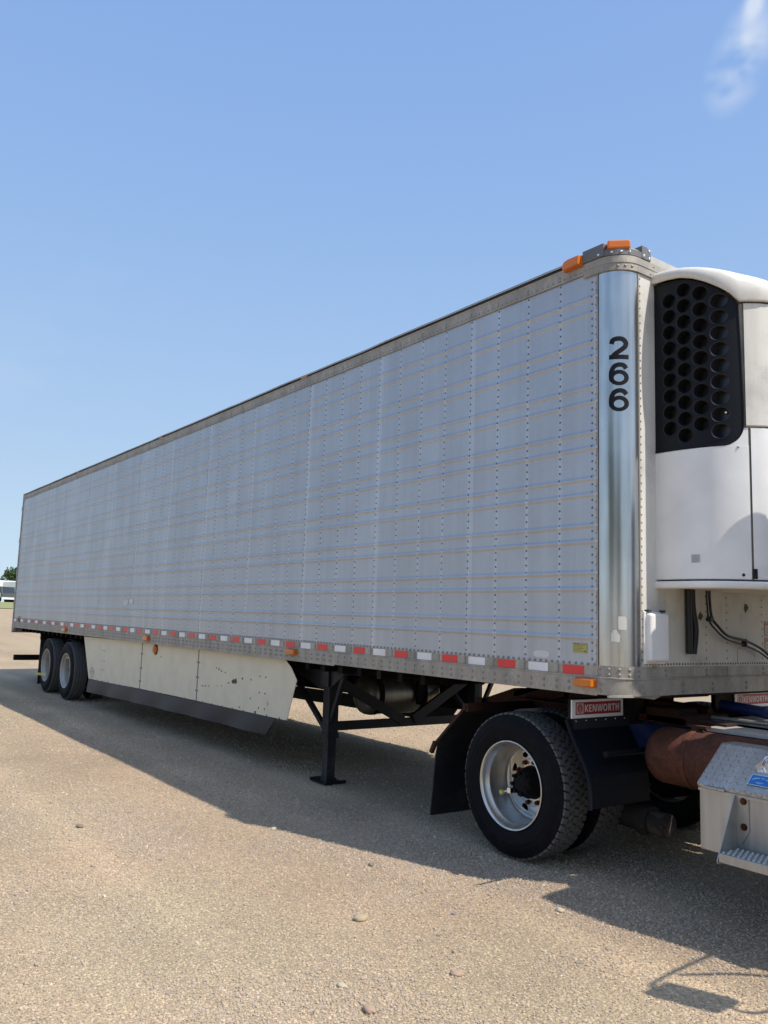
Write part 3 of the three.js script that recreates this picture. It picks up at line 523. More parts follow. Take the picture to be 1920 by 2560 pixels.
  const plac = canvasTex(256, 256, (c, w, h) => { c.fillStyle = '#d8d4c4'; c.fillRect(0, 0, w, h); c.strokeStyle = '#a05040'; c.lineWidth = 14; c.strokeRect(7, 7, w - 14, h - 14); c.fillStyle = '#c07838'; c.fillRect(20, 22, w - 40, 52); c.fillStyle = '#77706a'; for (let i = 0; i < 7; i++) c.fillRect(28, 96 + i * 20, 150 + 40 * ((i * 7) % 3) / 2, 7); });
  const pm = std('placard', { map: plac, roughness: 0.6 });
  for (const [y0, y1] of [[1.573, 1.672], [1.455, 1.555]]) { const g = new THREE.PlaneGeometry(0.15, y1 - y0); g.rotateY(Math.PI / 2); g.translate(XF + 0.005, (y0 + y1) / 2, -1.69); mesh('placard', g, pm, trailer); }
  const yl = canvasTex(256, 128, (c, w, h) => { c.fillStyle = '#b3ad62'; c.fillRect(0, 0, w, h); c.fillStyle = '#6f6a3a'; c.fillRect(8, 6, 120, 14); c.fillRect(140, 10, 100, 8); for (let i = 0; i < 5; i++) c.fillRect(10, 32 + i * 18, 210 - (i * 37) % 60, 6); c.fillRect(200, 96, 40, 22); });
  const ym = std('yellowLabel', { map: yl, roughness: 0.6 }); const g = new THREE.PlaneGeometry(0.115, 0.062); g.translate(-0.416, 1.459, 0.0042); mesh('yellow_label', g, ym, trailer);
  const ov = []; for (let i = 0; i < 28; i++) { const a = i / 28 * 6.283; ov.push([-0.748 + 0.075 * Math.sign(Math.cos(a)) * Math.pow(Math.abs(Math.cos(a)), 0.7), 1.404 + 0.024 * Math.sign(Math.sin(a)) * Math.pow(Math.abs(Math.sin(a)), 0.8)]); }
  { const r = rng(12), ps = []; for (const [x, y, sx, sy] of [[-9.06, 1.722, 0.12, 0.045], [-8.83, 1.735, 0.10, 0.045]]) { const o = []; for (let i = 0; i < 22; i++) { const t = i / 22 * 6.283, k = 0.8 + 0.35 * r(); o.push([x + Math.cos(t) * sx * k, y + Math.sin(t) * sy * k]); } ps.push(prism(o, 0.0046, 0.0052)); }
    ps.forEach(p => mesh('faded_sticker', [p], std('smudge', { color: rgb(0.74, 0.74, 0.75), map: T.dirty, roughness: 0.6 }), trailer)); }
  mesh('oval_sticker', [prism(ov, 0.0024, 0.0030)], std('ghost', { color: rgb(0.62, 0.61, 0.62), roughness: 0.5, metalness: 0.3 }), trailer);
}
// ---------------------------------------------------------------- refrigeration unit on the nose
const gz = x => -0.355 - 1.5 * Math.pow(Math.max(0, x + 0.09), 3.6);
const unitHalf = []; for (let x = XF; x < 0.512; x += 0.02) unitHalf.push([x, gz(x)]); for (const x of [0.438, 0.446, 0.456, 0.460, 0.464]) unitHalf.push([x, gz(x)]); unitHalf.sort((a, b) => a[0] - b[0]); unitHalf.push([0.53, -0.635], [0.548, -0.70], [0.562, -0.78], [0.573, -0.88], [0.581, -1.02], [0.585, -1.16], [0.586, -1.295]);
function unitPath(pts) { const a = pts.map(p => ({ x: p[0], z: p[1], nx: 0, nz: 0 })); for (let i = 0; i < a.length; i++) { const p = a[Math.max(0, i - 1)], q = a[Math.min(a.length - 1, i + 1)], dx = q.x - p.x, dz = q.z - p.z, l = Math.hypot(dx, dz); a[i].nx = -dz / l; a[i].nz = dx / l; } return a; }
const unitFull = unitPath([...unitHalf, ...unitHalf.slice(0, -1).reverse().map(p => [p[0], ZW - p[1]])]);
const part = (x0, x1) => unitFull.filter((p, i) => i < unitHalf.length && p.x >= x0 - 1e-6 && p.x <= x1 + 1e-6);
{
  const unit = group('refrigeration_unit', trailer);
  mesh('core', [prism([...unitHalf.map(p => [p[0] - 0.0, p[1] - 0.09]), ...unitHalf.slice(0, -1).reverse().map(p => [p[0], ZW - p[1] + 0.09])].map(p => [Math.min(p[0], 0.47), -p[1]]), 1.92, 3.75).rotateX(-Math.PI / 2)], M.whiteUnit, unit);
  const skin = (name, path, y0, y1, off, mat) => mesh(name, sweep(path, [[-0.03, y0], [off - 0.006, y0], [off, y0 + 0.006], [off, y1 - 0.006], [off - 0.006, y1], [-0.03, y1]]), mat, unit);
  const seamX = 0.462;
  // lower side panel with a rounded upper outer corner where the grille dips in
  skin('lower_side_panel', part(XF, 0.457), 1.908, 2.733, 0.004, M.whiteUnit);
  const cs = []; for (let i = 0; i <= 10; i++) { const t = i / 10; cs.push([lerp(0.36, 0.44, t), 2.733 + 0.105 * Math.pow(t, 2.2)]); }
  { const s = new THREE.Shape([[0.36, 2.72], ...cs.map(p => p), [0.457, 2.843], [0.457, 2.72]].map(p => new THREE.Vector2(...p))); let g = new THREE.ShapeGeometry(s, 6); g = new TessellateModifier(0.02, 4).modify(g.toNonIndexed()); const p = g.attributes.position; for (let i = 0; i < p.count; i++) p.setZ(i, gz(p.getX(i)) + 0.0045); g.computeVertexNormals(); mesh('side_panel_corner', boxUV(g), M.whiteUnit, unit); }
  const cut = x => { const k = part(XF, x).length; return unitFull.slice(k, unitFull.length - k); };
  skin('front_door', cut(0.463), 1.908, 2.842, 0.006, M.whiteUnit); skin('upper_front_panel', cut(0.445), 2.850, 3.64, 0.012, M.whiteHood);
  mesh('seam_gasket', sweep(unitFull.filter((p, i) => i < unitHalf.length && p.x > 0.42 && p.x < 0.50), [[-0.008, 1.905], [-0.008, 3.64]]), M.rail, unit);
  skin('far_side_panel', unitFull.slice(unitFull.length - part(XF, 0.46).length), 1.908, 3.85, 0.004, M.whiteUnit);
  // grille with pierced cups
  const arch = [[-0.088, 3.872], [0.02, 3.868], [0.115, 3.856], [0.2, 3.826], [0.275, 3.784], [0.345, 3.732], [0.395, 3.685], [0.420, 3.64], [0.424, 3.60]];
  const outline = [[-0.088, 2.742], [0.19, 2.735], [0.34, 2.738], [0.385, 2.750], [0.415, 2.778], [0.434, 2.83], [0.438, 2.90], ...arch.slice().reverse()];
  const s = new THREE.Shape(outline.map(p => new THREE.Vector2(...p)));
  const cols = [[0.02, [3.742, 9]], [0.125, [3.789, 10]], [0.23, [3.740, 9]], [0.335, [3.667, 9]]], R = 0.0455, holes = [];
  cols.forEach(([x, [y0, n]], c) => { for (let k = 0; k < n; k++) { const y = y0 - (c === 3 ? 0.1052 : 0.1074) * k; holes.push([x, y, c]); const h = new THREE.Path(); h.absarc(x, y, R, 0, Math.PI * 2, true); s.holes.push(h); } });
  let g = new THREE.ShapeGeometry(s, 14).toNonIndexed(); g = new TessellateModifier(0.03, 6).modify(g);
  const p = g.attributes.position, nn = g.attributes.normal; for (let i = 0; i < p.count; i++) { const x = p.getX(i); p.setZ(i, gz(x) + 0.002); const sl = 1.5 * 3.6 * Math.pow(Math.max(0, x + 0.09), 2.6), l = Math.hypot(1, sl); nn.setXYZ(i, sl / l, 0, 1 / l); }
  const grille = mesh('grille_panel', boxUV(g), M.blackPlastic, unit);
  const cupG = cols.map(([xc], c) => { const P = [], n = 24, dep = c === 3 ? 0.042 : 0.075; for (let i = 0; i < n; i++) { const a = i / n * 6.2832, b = (i + 1) / n * 6.2832; const top = t => [R * Math.cos(t), R * Math.sin(t), gz(xc + R * Math.cos(t)) + 0.002], rim = t => [(R + 0.003) * Math.cos(t), (R + 0.003) * Math.sin(t), gz(xc + (R + 0.003) * Math.cos(t)) + 0.0045], bot = t => [R * 0.86 * Math.cos(t), R * 0.86 * Math.sin(t), gz(xc) - dep]; const q = (A, B, C, D) => P.push(...A, ...B, ...C, ...A, ...C, ...D); q(rim(a), rim(b), top(b), top(a)); q(top(a), top(b), bot(b), bot(a)); P.push(...bot(a), ...bot(b), 0, 0, gz(xc) - dep); } const q = new THREE.BufferGeometry(); q.setAttribute('position', new THREE.Float32BufferAttribute(P, 3)); q.computeVertexNormals(); return boxUV(q); });
  holes.forEach(([x, y, c]) => { const m = mesh('grille_cup', cupG[c], M.cup, grille.parent); m.position.set(x, y, 0); });
  mesh('bolt', [new THREE.SphereGeometry(0.011, 10, 8).translate(0.352, 2.945, gz(0.34) - 0.03)], M.chromeBright, unit);
  mesh('grille_edge', [tube([...arch, [0.437, 2.9], [0.434, 2.83], [0.415, 2.778], [0.385, 2.750], [0.34, 2.738], [0.19, 2.735], [-0.088, 2.742]].map(([x, y]) => [x, y, gz(x) + 0.001]), 0.006, 120, 6)], M.blackPlastic, unit);
  // hood: moulded cap that follows the arch of the grille
  const yl = x => { if (x >= 0.424) return 3.645; for (let i = 0; i + 1 < arch.length; i++) if (x <= arch[i + 1][0]) return Math.max(3.645, lerp(arch[i][1], arch[i + 1][1], (x - arch[i][0]) / (arch[i + 1][0] - arch[i][0])) + 0.012); return 3.645; };
  const yt = x => lerp(3.975, 3.80, Math.pow(clamp((x + 0.09) / 0.66), 1.7));
  const P = [], I = [], lv = 13, nP = unitFull.length;
  for (const q of unitFull) {
    const a = yl(q.x), b = yt(q.x);
    const ring = [[-0.02, a + 0.02], [0.010, a + 0.004], [0.024, a - 0.002], [0.032, a + 0.010], [0.034, lerp(a, b, 0.35)], [0.030, lerp(a, b, 0.6)], [0.016, lerp(a, b, 0.80)], [-0.006, lerp(a, b, 0.92)], [-0.04, b], [-0.12, b + 0.030], [-0.25, b + 0.05]];
    const row = ring.map(([o, y]) => [Math.max(XF + 0.002, q.x + q.nx * o), y, q.z + q.nz * o]);
    const L = row[row.length - 1]; row.push([lerp(L[0], XF + 0.02, 0.5), lerp(L[1], 3.99, 0.6), lerp(L[2], -1.295, 0.5)], [XF + 0.01, 3.99, lerp(L[2], -1.295, 0.8)]);
    row.forEach(r => P.push(...r));
  }
  for (let i = 0; i + 1 < nP; i++) for (let k = 0; k + 1 < lv; k++) { const a = i * lv + k, b = a + 1, c = a + lv, d = c + 1; I.push(a, c, b, b, c, d); }
  const hg = new THREE.BufferGeometry(); hg.setAttribute('position', new THREE.Float32BufferAttribute(P, 3)); hg.setIndex(I); hg.computeVertexNormals();
  const hn = hg.toNonIndexed(); mesh('hood', boxUV(hn), M.whiteHood, unit);
  // tray
  mesh('tray', sweep(unitFull, [[-0.3, 1.868], [-0.06, 1.852], [0.004, 1.852], [0.016, 1.858], [0.022, 1.872], [0.022, 1.886], [0.014, 1.897], [-0.03, 1.899]]), M.whiteUnit, unit);
  mesh('tray_floor', [prism([...unitHalf.map(p => [p[0] - 0.0, p[1] - 0.03]), ...unitHalf.slice(0, -1).reverse().map(p => [p[0], ZW - p[1] + 0.03])].map(p => [Math.min(p[0], 0.55), -p[1]]), 1.862, 1.89).rotateX(-Math.PI / 2)], M.wallLow, unit);
  mesh('screw', [new THREE.SphereGeometry(0.010, 10, 8).translate(0.425, 1.935, gz(0.425) + 0.004)], M.brass, unit);
  mesh('screw', [new THREE.SphereGeometry(0.008, 10, 8).translate(0.414, 2.72, gz(0.414) + 0.004)], M.rail, unit);
  mesh('latch', [box(0.468, 0.482, 1.912, 1.972, gz(0.47) - 0.03, gz(0.47) + 0.02)], M.blackPlastic, unit);
  const lab = canvasTex(64, 64, (c, w, h) => { c.fillStyle = '#b9b9b8'; c.fillRect(0, 0, w, h); c.fillStyle = '#8c8c8c'; for (let i = 0; i < 9; i++) c.fillRect(4 + (i * 13) % 9, 4 + i * 7, 52 - (i * 17) % 20, 3); });
  const lm = std('greyLabel', { map: lab, roughness: 0.6 }); const lg = new THREE.PlaneGeometry(0.055, 0.05, 4, 1); const lp = lg.attributes.position; for (let i = 0; i < lp.count; i++) { const x = lp.getX(i) + 0.185, y = lp.getY(i) + 2.035; lp.setXYZ(i, x, y, gz(x) + 0.0058); } lg.computeVertexNormals(); mesh('small_label', lg, lm, unit);
}
// ---------------------------------------------------------------- wheels (axis z, outer face at z = 0, +z is outward)
function tyreGeo(R, W, rim, kind) {
  const sh = 0.035, nA = kind === 'block' ? 480 : 96, prof = [];
  // sidewall outer (bead -> shoulder), tread, inner sidewall
  const side = [[rim, -0.030], [rim + 0.012, -0.012], [rim + 0.05, -0.002], [rim + 0.09, 0.0], [rim + 0.100, 0.003], [rim + 0.106, 0.0], [R - 0.085, -0.004], [R - 0.078, -0.001], [R - 0.070, -0.006], [R - 0.055, -0.010], [R - 0.034, -0.018], [R - 0.018, -0.024]];
  for (const p of side) prof.push([p[0], p[1], 0]);
  const tr = [], t0 = -0.028, t1 = -W + 0.028, ribs = kind === 'block' ? 5 : 5, gw = kind === 'block' ? 0.010 : 0.012, rw = (t0 - t1 - gw * (ribs - 1)) / ribs;
  for (let k = 0; k < ribs; k++) { const a = t0 - k * (rw + gw), b = a - rw; const m = kind === 'block' ? [0, 0.1, 0.5, 0.9, 1] : [0, 0.5, 1]; for (const f of m) tr.push([a + (b - a) * f, k, f]); if (k < ribs - 1) { tr.push([b - 0.0012, -1, 0]); tr.push([b - gw + 0.0012, -1, 0]); } }
  for (const [z, k, f] of tr) { const e = Math.abs((z - (t0 + t1) / 2) / ((t0 - t1) / 2)); prof.push([R - 0.008 * e * e * e, z, k < 0 ? -1 : 1 + k, f]); }
  for (const p of side.slice().reverse()) prof.push([p[0], -W - p[1], 0]);
  const n = prof.length, P = [], I = [], tb = kind === 'block' ? 56 : 0;
  for (let i = 0; i < nA; i++) {
    const a = i / nA * Math.PI * 2;
    for (const [r0, z, k, f] of prof) {
      let r = r0; const d = kind === 'block' ? 0.021 : 0.015;
      if (k === -1) r -= d;
      else if (k > 0 && kind === 'block') { const ph = (a / (Math.PI * 2) * tb + (k % 2) * 0.5 + 0.10 * Math.sin((f - 0.5) * 5) * (k % 2 ? 1 : -1)); const u = ph - Math.floor(ph); if (u < 0.22) r -= d; }
      else if (k === 0 && kind === 'block' && r0 > R - 0.06 && r0 < R) { const u = (a / (Math.PI * 2) * tb * 2) % 1; if (u < 0.25) r -= 0.004; }
      P.push(Math.cos(a) * r, Math.sin(a) * r, z);
    }
  }
  for (let i = 0; i < nA; i++) { const i2 = (i + 1) % nA; for (let k = 0; k + 1 < n; k++) { const A = i * n + k, B = A + 1, C = i2 * n + k, D = C + 1; I.push(A, B, C, B, D, C); } }
  const g = new THREE.BufferGeometry(); g.setAttribute('position', new THREE.Float32BufferAttribute(P, 3)); g.setIndex(I);
  let h = g.toNonIndexed(); h.computeVertexNormals();
  { const gi = g.clone(); gi.computeVertexNormals(); const a = gi.attributes.normal; const idx = g.index; const nn = h.attributes.normal; for (let i = 0; i < idx.count; i++) { const v = idx.getX(i), kk = prof[v % n]; if (kk[2] === 0) nn.setXYZ(i, a.getX(v), a.getY(v), a.getZ(v)); } }
  const tri = h.attributes.position.count / 3, side_ = [], tread = []; // split into sidewall and tread
  for (let t = 0; t < tri; t++) { const v = g.index.getX(t * 3) % n, w = g.index.getX(t * 3 + 1) % n; (prof[v][2] === 0 && prof[w][2] === 0 ? side_ : tread).push(t); }
  const take = list => { const o = new THREE.BufferGeometry(); for (const k of ['position', 'normal']) { const s = h.attributes[k].array, d = new Float32Array(list.length * 9); list.forEach((t, i) => d.set(s.subarray(t * 9, t * 9 + 9), i * 9)); o.setAttribute(k, new THREE.BufferAttribute(d, 3)); } return boxUV(o, 2); };
  return { side: take(side_), tread: take(tread) };
}
const driveTyre = tyreGeo(0.500, 0.285, 0.290, 'block'), trailTyre = tyreGeo(0.500, 0.275, 0.290, 'rib');
const zl = g => g.rotateX(Math.PI / 2);           // lathe axis y -> z (y=+ becomes z=+)
const rimOuter = merged([zl(lathe([[0.302, -0.012], [0.304, -0.004], [0.298, 0.000], [0.290, -0.006], [0.284, -0.022], [0.281, -0.045], [0.268, -0.060], [0.263, -0.075], [0.262, -0.205], [0.256, -0.228], [0.244, -0.238], [0.215, -0.240]], 64)), zl(lathe([[0.292, -0.06], [0.292, -0.25], [0.304, -0.262], [0.300, -0.27], [0.28, -0.25], [0.272, -0.235], [0.268, -0.20]], 48))], 1);
function discGeo() { // wheel disc with hand holes and bolt circle
  const s = new THREE.Shape(); s.absarc(0, 0, 0.250, 0, Math.PI * 2, false);
  for (let i = 0; i < 8; i++) { const a = (i + 0.35) / 8 * Math.PI * 2, h = new THREE.Path(); h.absellipse(Math.cos(a) * 0.205, Math.sin(a) * 0.205, 0.031, 0.034, 0, Math.PI * 2, true, a); s.holes.push(h); }
  const c = new THREE.Path(); c.absarc(0, 0, 0.112, 0, Math.PI * 2, true); s.holes.push(c);
  const g = new THREE.ExtrudeGeometry(s, { depth: 0.012, bevelEnabled: true, bevelThickness: 0.003, bevelSize: 0.003, bevelSegments: 2, curveSegments: 40 }); g.translate(0, 0, -0.252);
  const ring = zl(lathe([[0.168, -0.238], [0.164, -0.230], [0.120, -0.226], [0.112, -0.231]], 48));
  return merged([g, ring]);
}
const disc = discGeo();
const nutGeo = merged([...Array(10)].map((_, i) => { const a = i / 10 * Math.PI * 2; return new THREE.CylinderGeometry(0.014, 0.018, 0.03, 6).rotateX(Math.PI / 2).translate(Math.cos(a) * 0.143, Math.sin(a) * 0.143, -0.216); }));
const hubGeo = merged([zl(lathe([[0.0, -0.104], [0.050, -0.106], [0.055, -0.116], [0.082, -0.120], [0.090, -0.130], [0.092, -0.155], [0.108, -0.18], [0.110, -0.26]].reverse(), 28)), ...[...Array(8)].map((_, i) => { const a = i / 8 * 6.2832; return new THREE.CylinderGeometry(0.013, 0.013, 0.03, 6).rotateX(Math.PI / 2).translate(Math.cos(a) * 0.080, Math.sin(a) * 0.074, -0.114); })]);
const innerRim = merged([zl(lathe([[0.302, -0.01], [0.292, -0.005], [0.286, -0.04], [0.286, -0.24], [0.302, -0.262]], 40)), zl(lathe([[0.286, -0.12], [0.11, -0.10]], 32))]);
const backPlate = zl(lathe([[0.0, -0.27], [0.12, -0.27], [0.13, -0.28], [0.20, -0.285], [0.255, -0.29], [0.255, -0.665], [0.06, -0.675]], 32));  // drum lengthened and closed dark, to shade the open back of the wheel
const slack = merged([tube([[0.02, 0.215, -0.20], [-0.10, 0.215, -0.19], [-0.165, 0.165, -0.18], [-0.165, 0.10, -0.17], [-0.125, 0.0, -0.14], [-0.105, -0.06, -0.12], [-0.105, -0.12, -0.14], [-0.08, -0.195, -0.19], [0.02, -0.225, -0.21]], 0.005, 50, 6)]);
const slackFit = merged([rbox(-0.125, -0.090, -0.085, -0.045, -0.135, -0.10, 0.005), rod(V(-0.17, -0.085, -0.115), V(-0.10, -0.06, -0.12), 0.007)]);
const valveCap = merged([new THREE.CylinderGeometry(0.016, 0.016, 0.02, 16).rotateX(Math.PI / 2).translate(-0.180, -0.088, -0.105)]);
function dualWheel(parent, name, x, y, z, dir, o) {       // dir +1: outer face towards +z
  const w = group(name, parent); w.position.set(x, y, z); if (dir < 0) w.rotation.y = Math.PI; 
  const spin = o.spin || 0, T0 = o.tyre;
  const add = (n, g, m, dz = 0, rot = spin) => { const q = mesh(n, g, m, w); q.position.z = dz; q.rotation.z = rot; return q; };
  add('tyre_sidewall', T0.side, M.rubber); add('tyre_tread', T0.tread, M.treadRubber);
  add('rim', rimOuter, o.rim); add('wheel_disc', disc, o.rim); add('wheel_nuts', nutGeo, M.brass); add('hub', hubGeo, M.hub);
  add('inner_tyre_sidewall', T0.side, M.rubber, -0.385, spin + 0.4); add('inner_tyre_tread', T0.tread, M.treadRubber, -0.385, spin + 0.4); add('inner_rim', innerRim, M.wheelSteel, -0.385);
  add('brake_drum', backPlate, M.under);
  if (o.inflate) { add('inflation_hose', slack, M.rail, 0, 0); add('hose_fitting', slackFit, M.chromeBright, 0, 0); add('valve_cap', valveCap, M.yellowStrap, 0, 0); }
  if (o.strap) add('yellow_strap', o.strap, M.yellowStrap, 0, 0);
  return w;
}
{ // trailer bogie
  const y1 = 0.505 + 0.01, y2 = 0.505 + 0.025;
  const s1 = merged([box(-0.16, 0.06, 0.21, 0.235, -0.06, -0.054)]), s2 = merged([bar(V(-0.60, -0.20, 0.012), V(0.16, -0.17, 0.012), 0.045, 0.006)]);
  dualWheel(trailer, 'trailer_wheel', -12.05, y1, -0.02, 1, { tyre: trailTyre, rim: M.wheelSteel, strap: s1 });
  dualWheel(trailer, 'trailer_wheel', -13.36, y2, -0.02, 1, { tyre: trailTyre, rim: M.wheelSteel, strap: s2, spin: 0.7 });
  dualWheel(trailer, 'trailer_wheel', -12.05, y1, ZW + 0.02, -1, { tyre: trailTyre, rim: M.wheelSteel, spin: 0.3 });
  dualWheel(trailer, 'trailer_wheel', -13.36, y2, ZW + 0.02, -1, { tyre: trailTyre, rim: M.wheelSteel, spin: 1.1 });
  for (const [x, y] of [[-12.05, y1], [-13.36, y2]]) mesh('axle', [rod(V(x, y, ZW + 0.2), V(x, y, -0.2), 0.065), rod(V(x + 0.2, y + 0.12, -0.95), V(x + 0.42, y + 0.12, -0.95), 0.09), rod(V(x + 0.2, y + 0.12, -1.65), V(x + 0.42, y + 0.12, -1.65), 0.09), box(x - 0.1, x + 0.5, y - 0.06, y + 0.06, -0.82, -0.74), box(x - 0.1, x + 0.5, y - 0.06, y + 0.06, -1.86, -1.78), rod(V(x - 0.2, y + 0.1, -0.78), V(x - 0.2, y + 0.42, -0.78), 0.11), rod(V(x - 0.2, y + 0.1, -1.82), V(x - 0.2, y + 0.42, -1.82), 0.11)], M.under, trailer);
  for (const z of [-0.78, -1.81]) mesh('slider_rail', [box(-14.6, -10.9, 0.93, 1.09, z - 0.05, z + 0.05), box(-11.62, -11.42, 0.42, 0.95, z - 0.06, z + 0.06), box(-12.93, -12.73, 0.44, 0.95, z - 0.06, z + 0.06), box(-14.62, -14.5, 0.8, 1.09, z - 0.05, z + 0.05)], M.under, trailer);
  for (const [z0, z1] of [[-0.06, -0.68], [ZW + 0.06, ZW + 0.68]]) { mesh('mud_flap', [box(-14.02, -14.005, 0.13, 1.02, z0, z1)], M.flapBlack, trailer); mesh('flap_hanger', [box(-14.06, -14.0, 0.98, 1.09, z0, z1), box(-14.05, -13.9, 1.05, 1.16, -0.7, -0.55)], M.under, trailer); }
  mesh('rear_bumper', [rbox(XR + 0.02, XR + 0.13, 0.46, 0.575, ZW + 0.06, -0.06, 0.008), box(XR + 0.03, XR + 0.12, 0.55, 1.1, -0.85, -0.75), box(XR + 0.03, XR + 0.12, 0.55, 1.1, -1.85, -1.75)], M.under, trailer);
  mesh('tie_strap', [tube([[-15.6, 1.40, 0.012], [-15.62, 1.37, 0.02], [-15.6, 1.33, 0.02], [-15.55, 1.28, 0.018]], 0.008, 20, 6)], M.under, trailer);
}
{ // side skirts: three panels and a rubber flap each side, cream near, dark far
  for (const far of [0, 1]) {
    const zz = far ? ZW + 0.06 : -0.06, t = far ? 0.006 : -0.006, P = 0.008;
    const panels = [[[-11.20, 1.14], [-8.424, 1.158], [-8.424, 0.515], [-10.78, 0.468]], [[-8.416, 1.158], [-6.470, 1.158], [-6.470, 0.540], [-8.416, 0.515]], [[-6.462, 1.158], [-4.345, 1.168], [-4.20, 1.09], [-4.075, 0.968], [-4.24, 0.562], [-4.30, 0.558], [-6.462, 0.540]]];
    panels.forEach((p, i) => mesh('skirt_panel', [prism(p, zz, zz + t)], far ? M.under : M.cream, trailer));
    if (!far) { mesh('panel_seam', [box(-8.432, -8.408, 0.515, 1.157, zz - 0.003, zz + 0.0015)], M.emblem, trailer); mesh('panel_seam', [box(-6.478, -6.454, 0.54, 1.157, zz - 0.003, zz + 0.0015)], M.emblem, trailer); }
    const fp = [], bt = []; for (let i = 0; i <= 40; i++) { const u = i / 40; const x = lerp(-10.77, -4.46, u); fp.push([x, lerp(0.470, 0.552, u) + 0.006]); bt.push([lerp(-10.80, -4.645, u), lerp(0.262, 0.365, u) + 0.012 * Math.sin(u * 3.1) + 0.004 * (fbm(u * 22, 1, 2, 991) - 0.5)]); }
    const V3 = [], I = []; for (let i = 0; i <= 40; i++) { const w = 0.010 * Math.sin(i * 0.9) + 0.012 * (fbm(i * 0.35, 4, 2, 993) - 0.5), s = far ? -1 : 1; V3.push(fp[i][0], fp[i][1], zz + s * 0.002, (fp[i][0] + bt[i][0]) / 2, (fp[i][1] + bt[i][1]) / 2, zz + s * (0.012 + w * 0.5), bt[i][0], bt[i][1], zz + s * (0.020 + w)); }
    for (let i = 0; i < 40; i++) for (let k = 0; k < 2; k++) { const a = i * 3 + k, b = a + 1, c = a + 3, d = c + 1; I.push(a, b, c, b, d, c); }
    const g = new THREE.BufferGeometry(); g.setAttribute('position', new THREE.Float32BufferAttribute(V3, 3)); g.setIndex(I); g.computeVertexNormals();
    const back = g.clone(); back.translate(0, 0, far ? 0.006 : -0.006);
    mesh('rubber_flap', [g, back], M.flapBlack, trailer);
    const fr = []; for (const x of [-10.4, -9.2, -8.0, -6.9, -5.7, -4.7]) fr.push(bar(V(x, 0.62, far ? zz + 0.03 : zz - 0.03), V(x, 1.12, far ? zz + 0.6 : zz - 0.6), 0.04, 0.04)); mesh('skirt_brace', fr, M.under, trailer);
  }
  const L = [], B = [];
  for (let x = -10.6; x < -4.3; x += 0.27) L.push([x, lerp(0.475, 0.556, (x + 10.7) / 6.3) + 0.008, -0.0598, 0, 0, 1, 1]);
  for (const [x, ys] of [[-8.45, [0.62, 0.8, 1.0]], [-8.39, [0.62, 0.8, 1.0]], [-6.50, [0.66, 0.82, 1.0]], [-6.43, [0.66, 0.82, 1.0]], [-10.15, [0.66, 0.80, 0.96]], [-10.05, [0.66, 0.80, 0.96]], [-4.85, [0.62, 0.78, 0.95]], [-4.72, [0.62, 0.78, 0.95]], [-5.05, [0.7, 0.9]], [-7.7, [1.0]], [-5.3, [0.58]]]) for (const y of ys) L.push([x, y, -0.0598, 0, 0, 1, 1]);
  rivetInst('skirt_screws', L, M.chip, trailer, 0.011, 0.004);
  // scuffs: scraped through to dark primer
  const r = rng(55); const blob = (x, y, sx, sy) => { const pts = []; for (let i = 0; i < 12; i++) { const a = i / 12 * 6.283, k = 0.6 + 0.6 * r(); pts.push([x + Math.cos(a) * sx * k, y + Math.sin(a) * sy * k]); } return prism(pts, -0.0601, -0.0592); };
  for (const q of [[-5.48, 0.845, 0.055, 0.030], [-5.42, 0.855, 0.035, 0.035], [-5.60, 0.82, 0.022, 0.012], [-5.26, 0.895, 0.020, 0.012], [-5.70, 0.93, 0.016, 0.010], [-5.80, 0.94, 0.020, 0.010], [-5.87, 0.955, 0.022, 0.012], [-5.94, 0.965, 0.012, 0.009], [-6.30, 0.73, 0.03, 0.008], [-6.22, 0.735, 0.026, 0.008], [-6.12, 0.742, 0.014, 0.009], [-5.90, 0.76, 0.012, 0.006], [-5.78, 0.775, 0.012, 0.008], [-4.65, 0.68, 0.006, 0.020], [-4.92, 0.565, 0.02, 0.02]]) B.push(blob(...q));
  mesh('paint_scuffs', B, M.chip, trailer);
  const em = []; for (const k of [1, 0.62]) { const t = new THREE.TorusGeometry(0.105 * k, 0.006, 6, 32); t.scale(1, 0.62, 0.3); em.push(t.translate(-10.62, 0.60, -0.059)); } em.push(box(-10.70, -10.54, 0.595, 0.605, -0.060, -0.0575), box(-10.69, -10.55, 0.51, 0.52, -0.060, -0.0575)); mesh('ring_emblem', em, std('emblemGrey', { color: rgb(0.33, 0.32, 0.27), roughness: 0.7 }), trailer);
  const rl = group('round_marker_light', trailer); mesh('lens', [zl(lathe([[0, 0.03], [0.05, 0.026], [0.062, 0.012], [0.064, 0]].reverse(), 28)).translate(-7.90, 1.088, -0.058)], M.amberBase, rl); mesh('bezel', [zl(lathe([[0.062, 0.006], [0.075, 0.004], [0.078, -0.0]].reverse(), 28)).translate(-7.90, 1.088, -0.0585)], M.brass, rl);
}
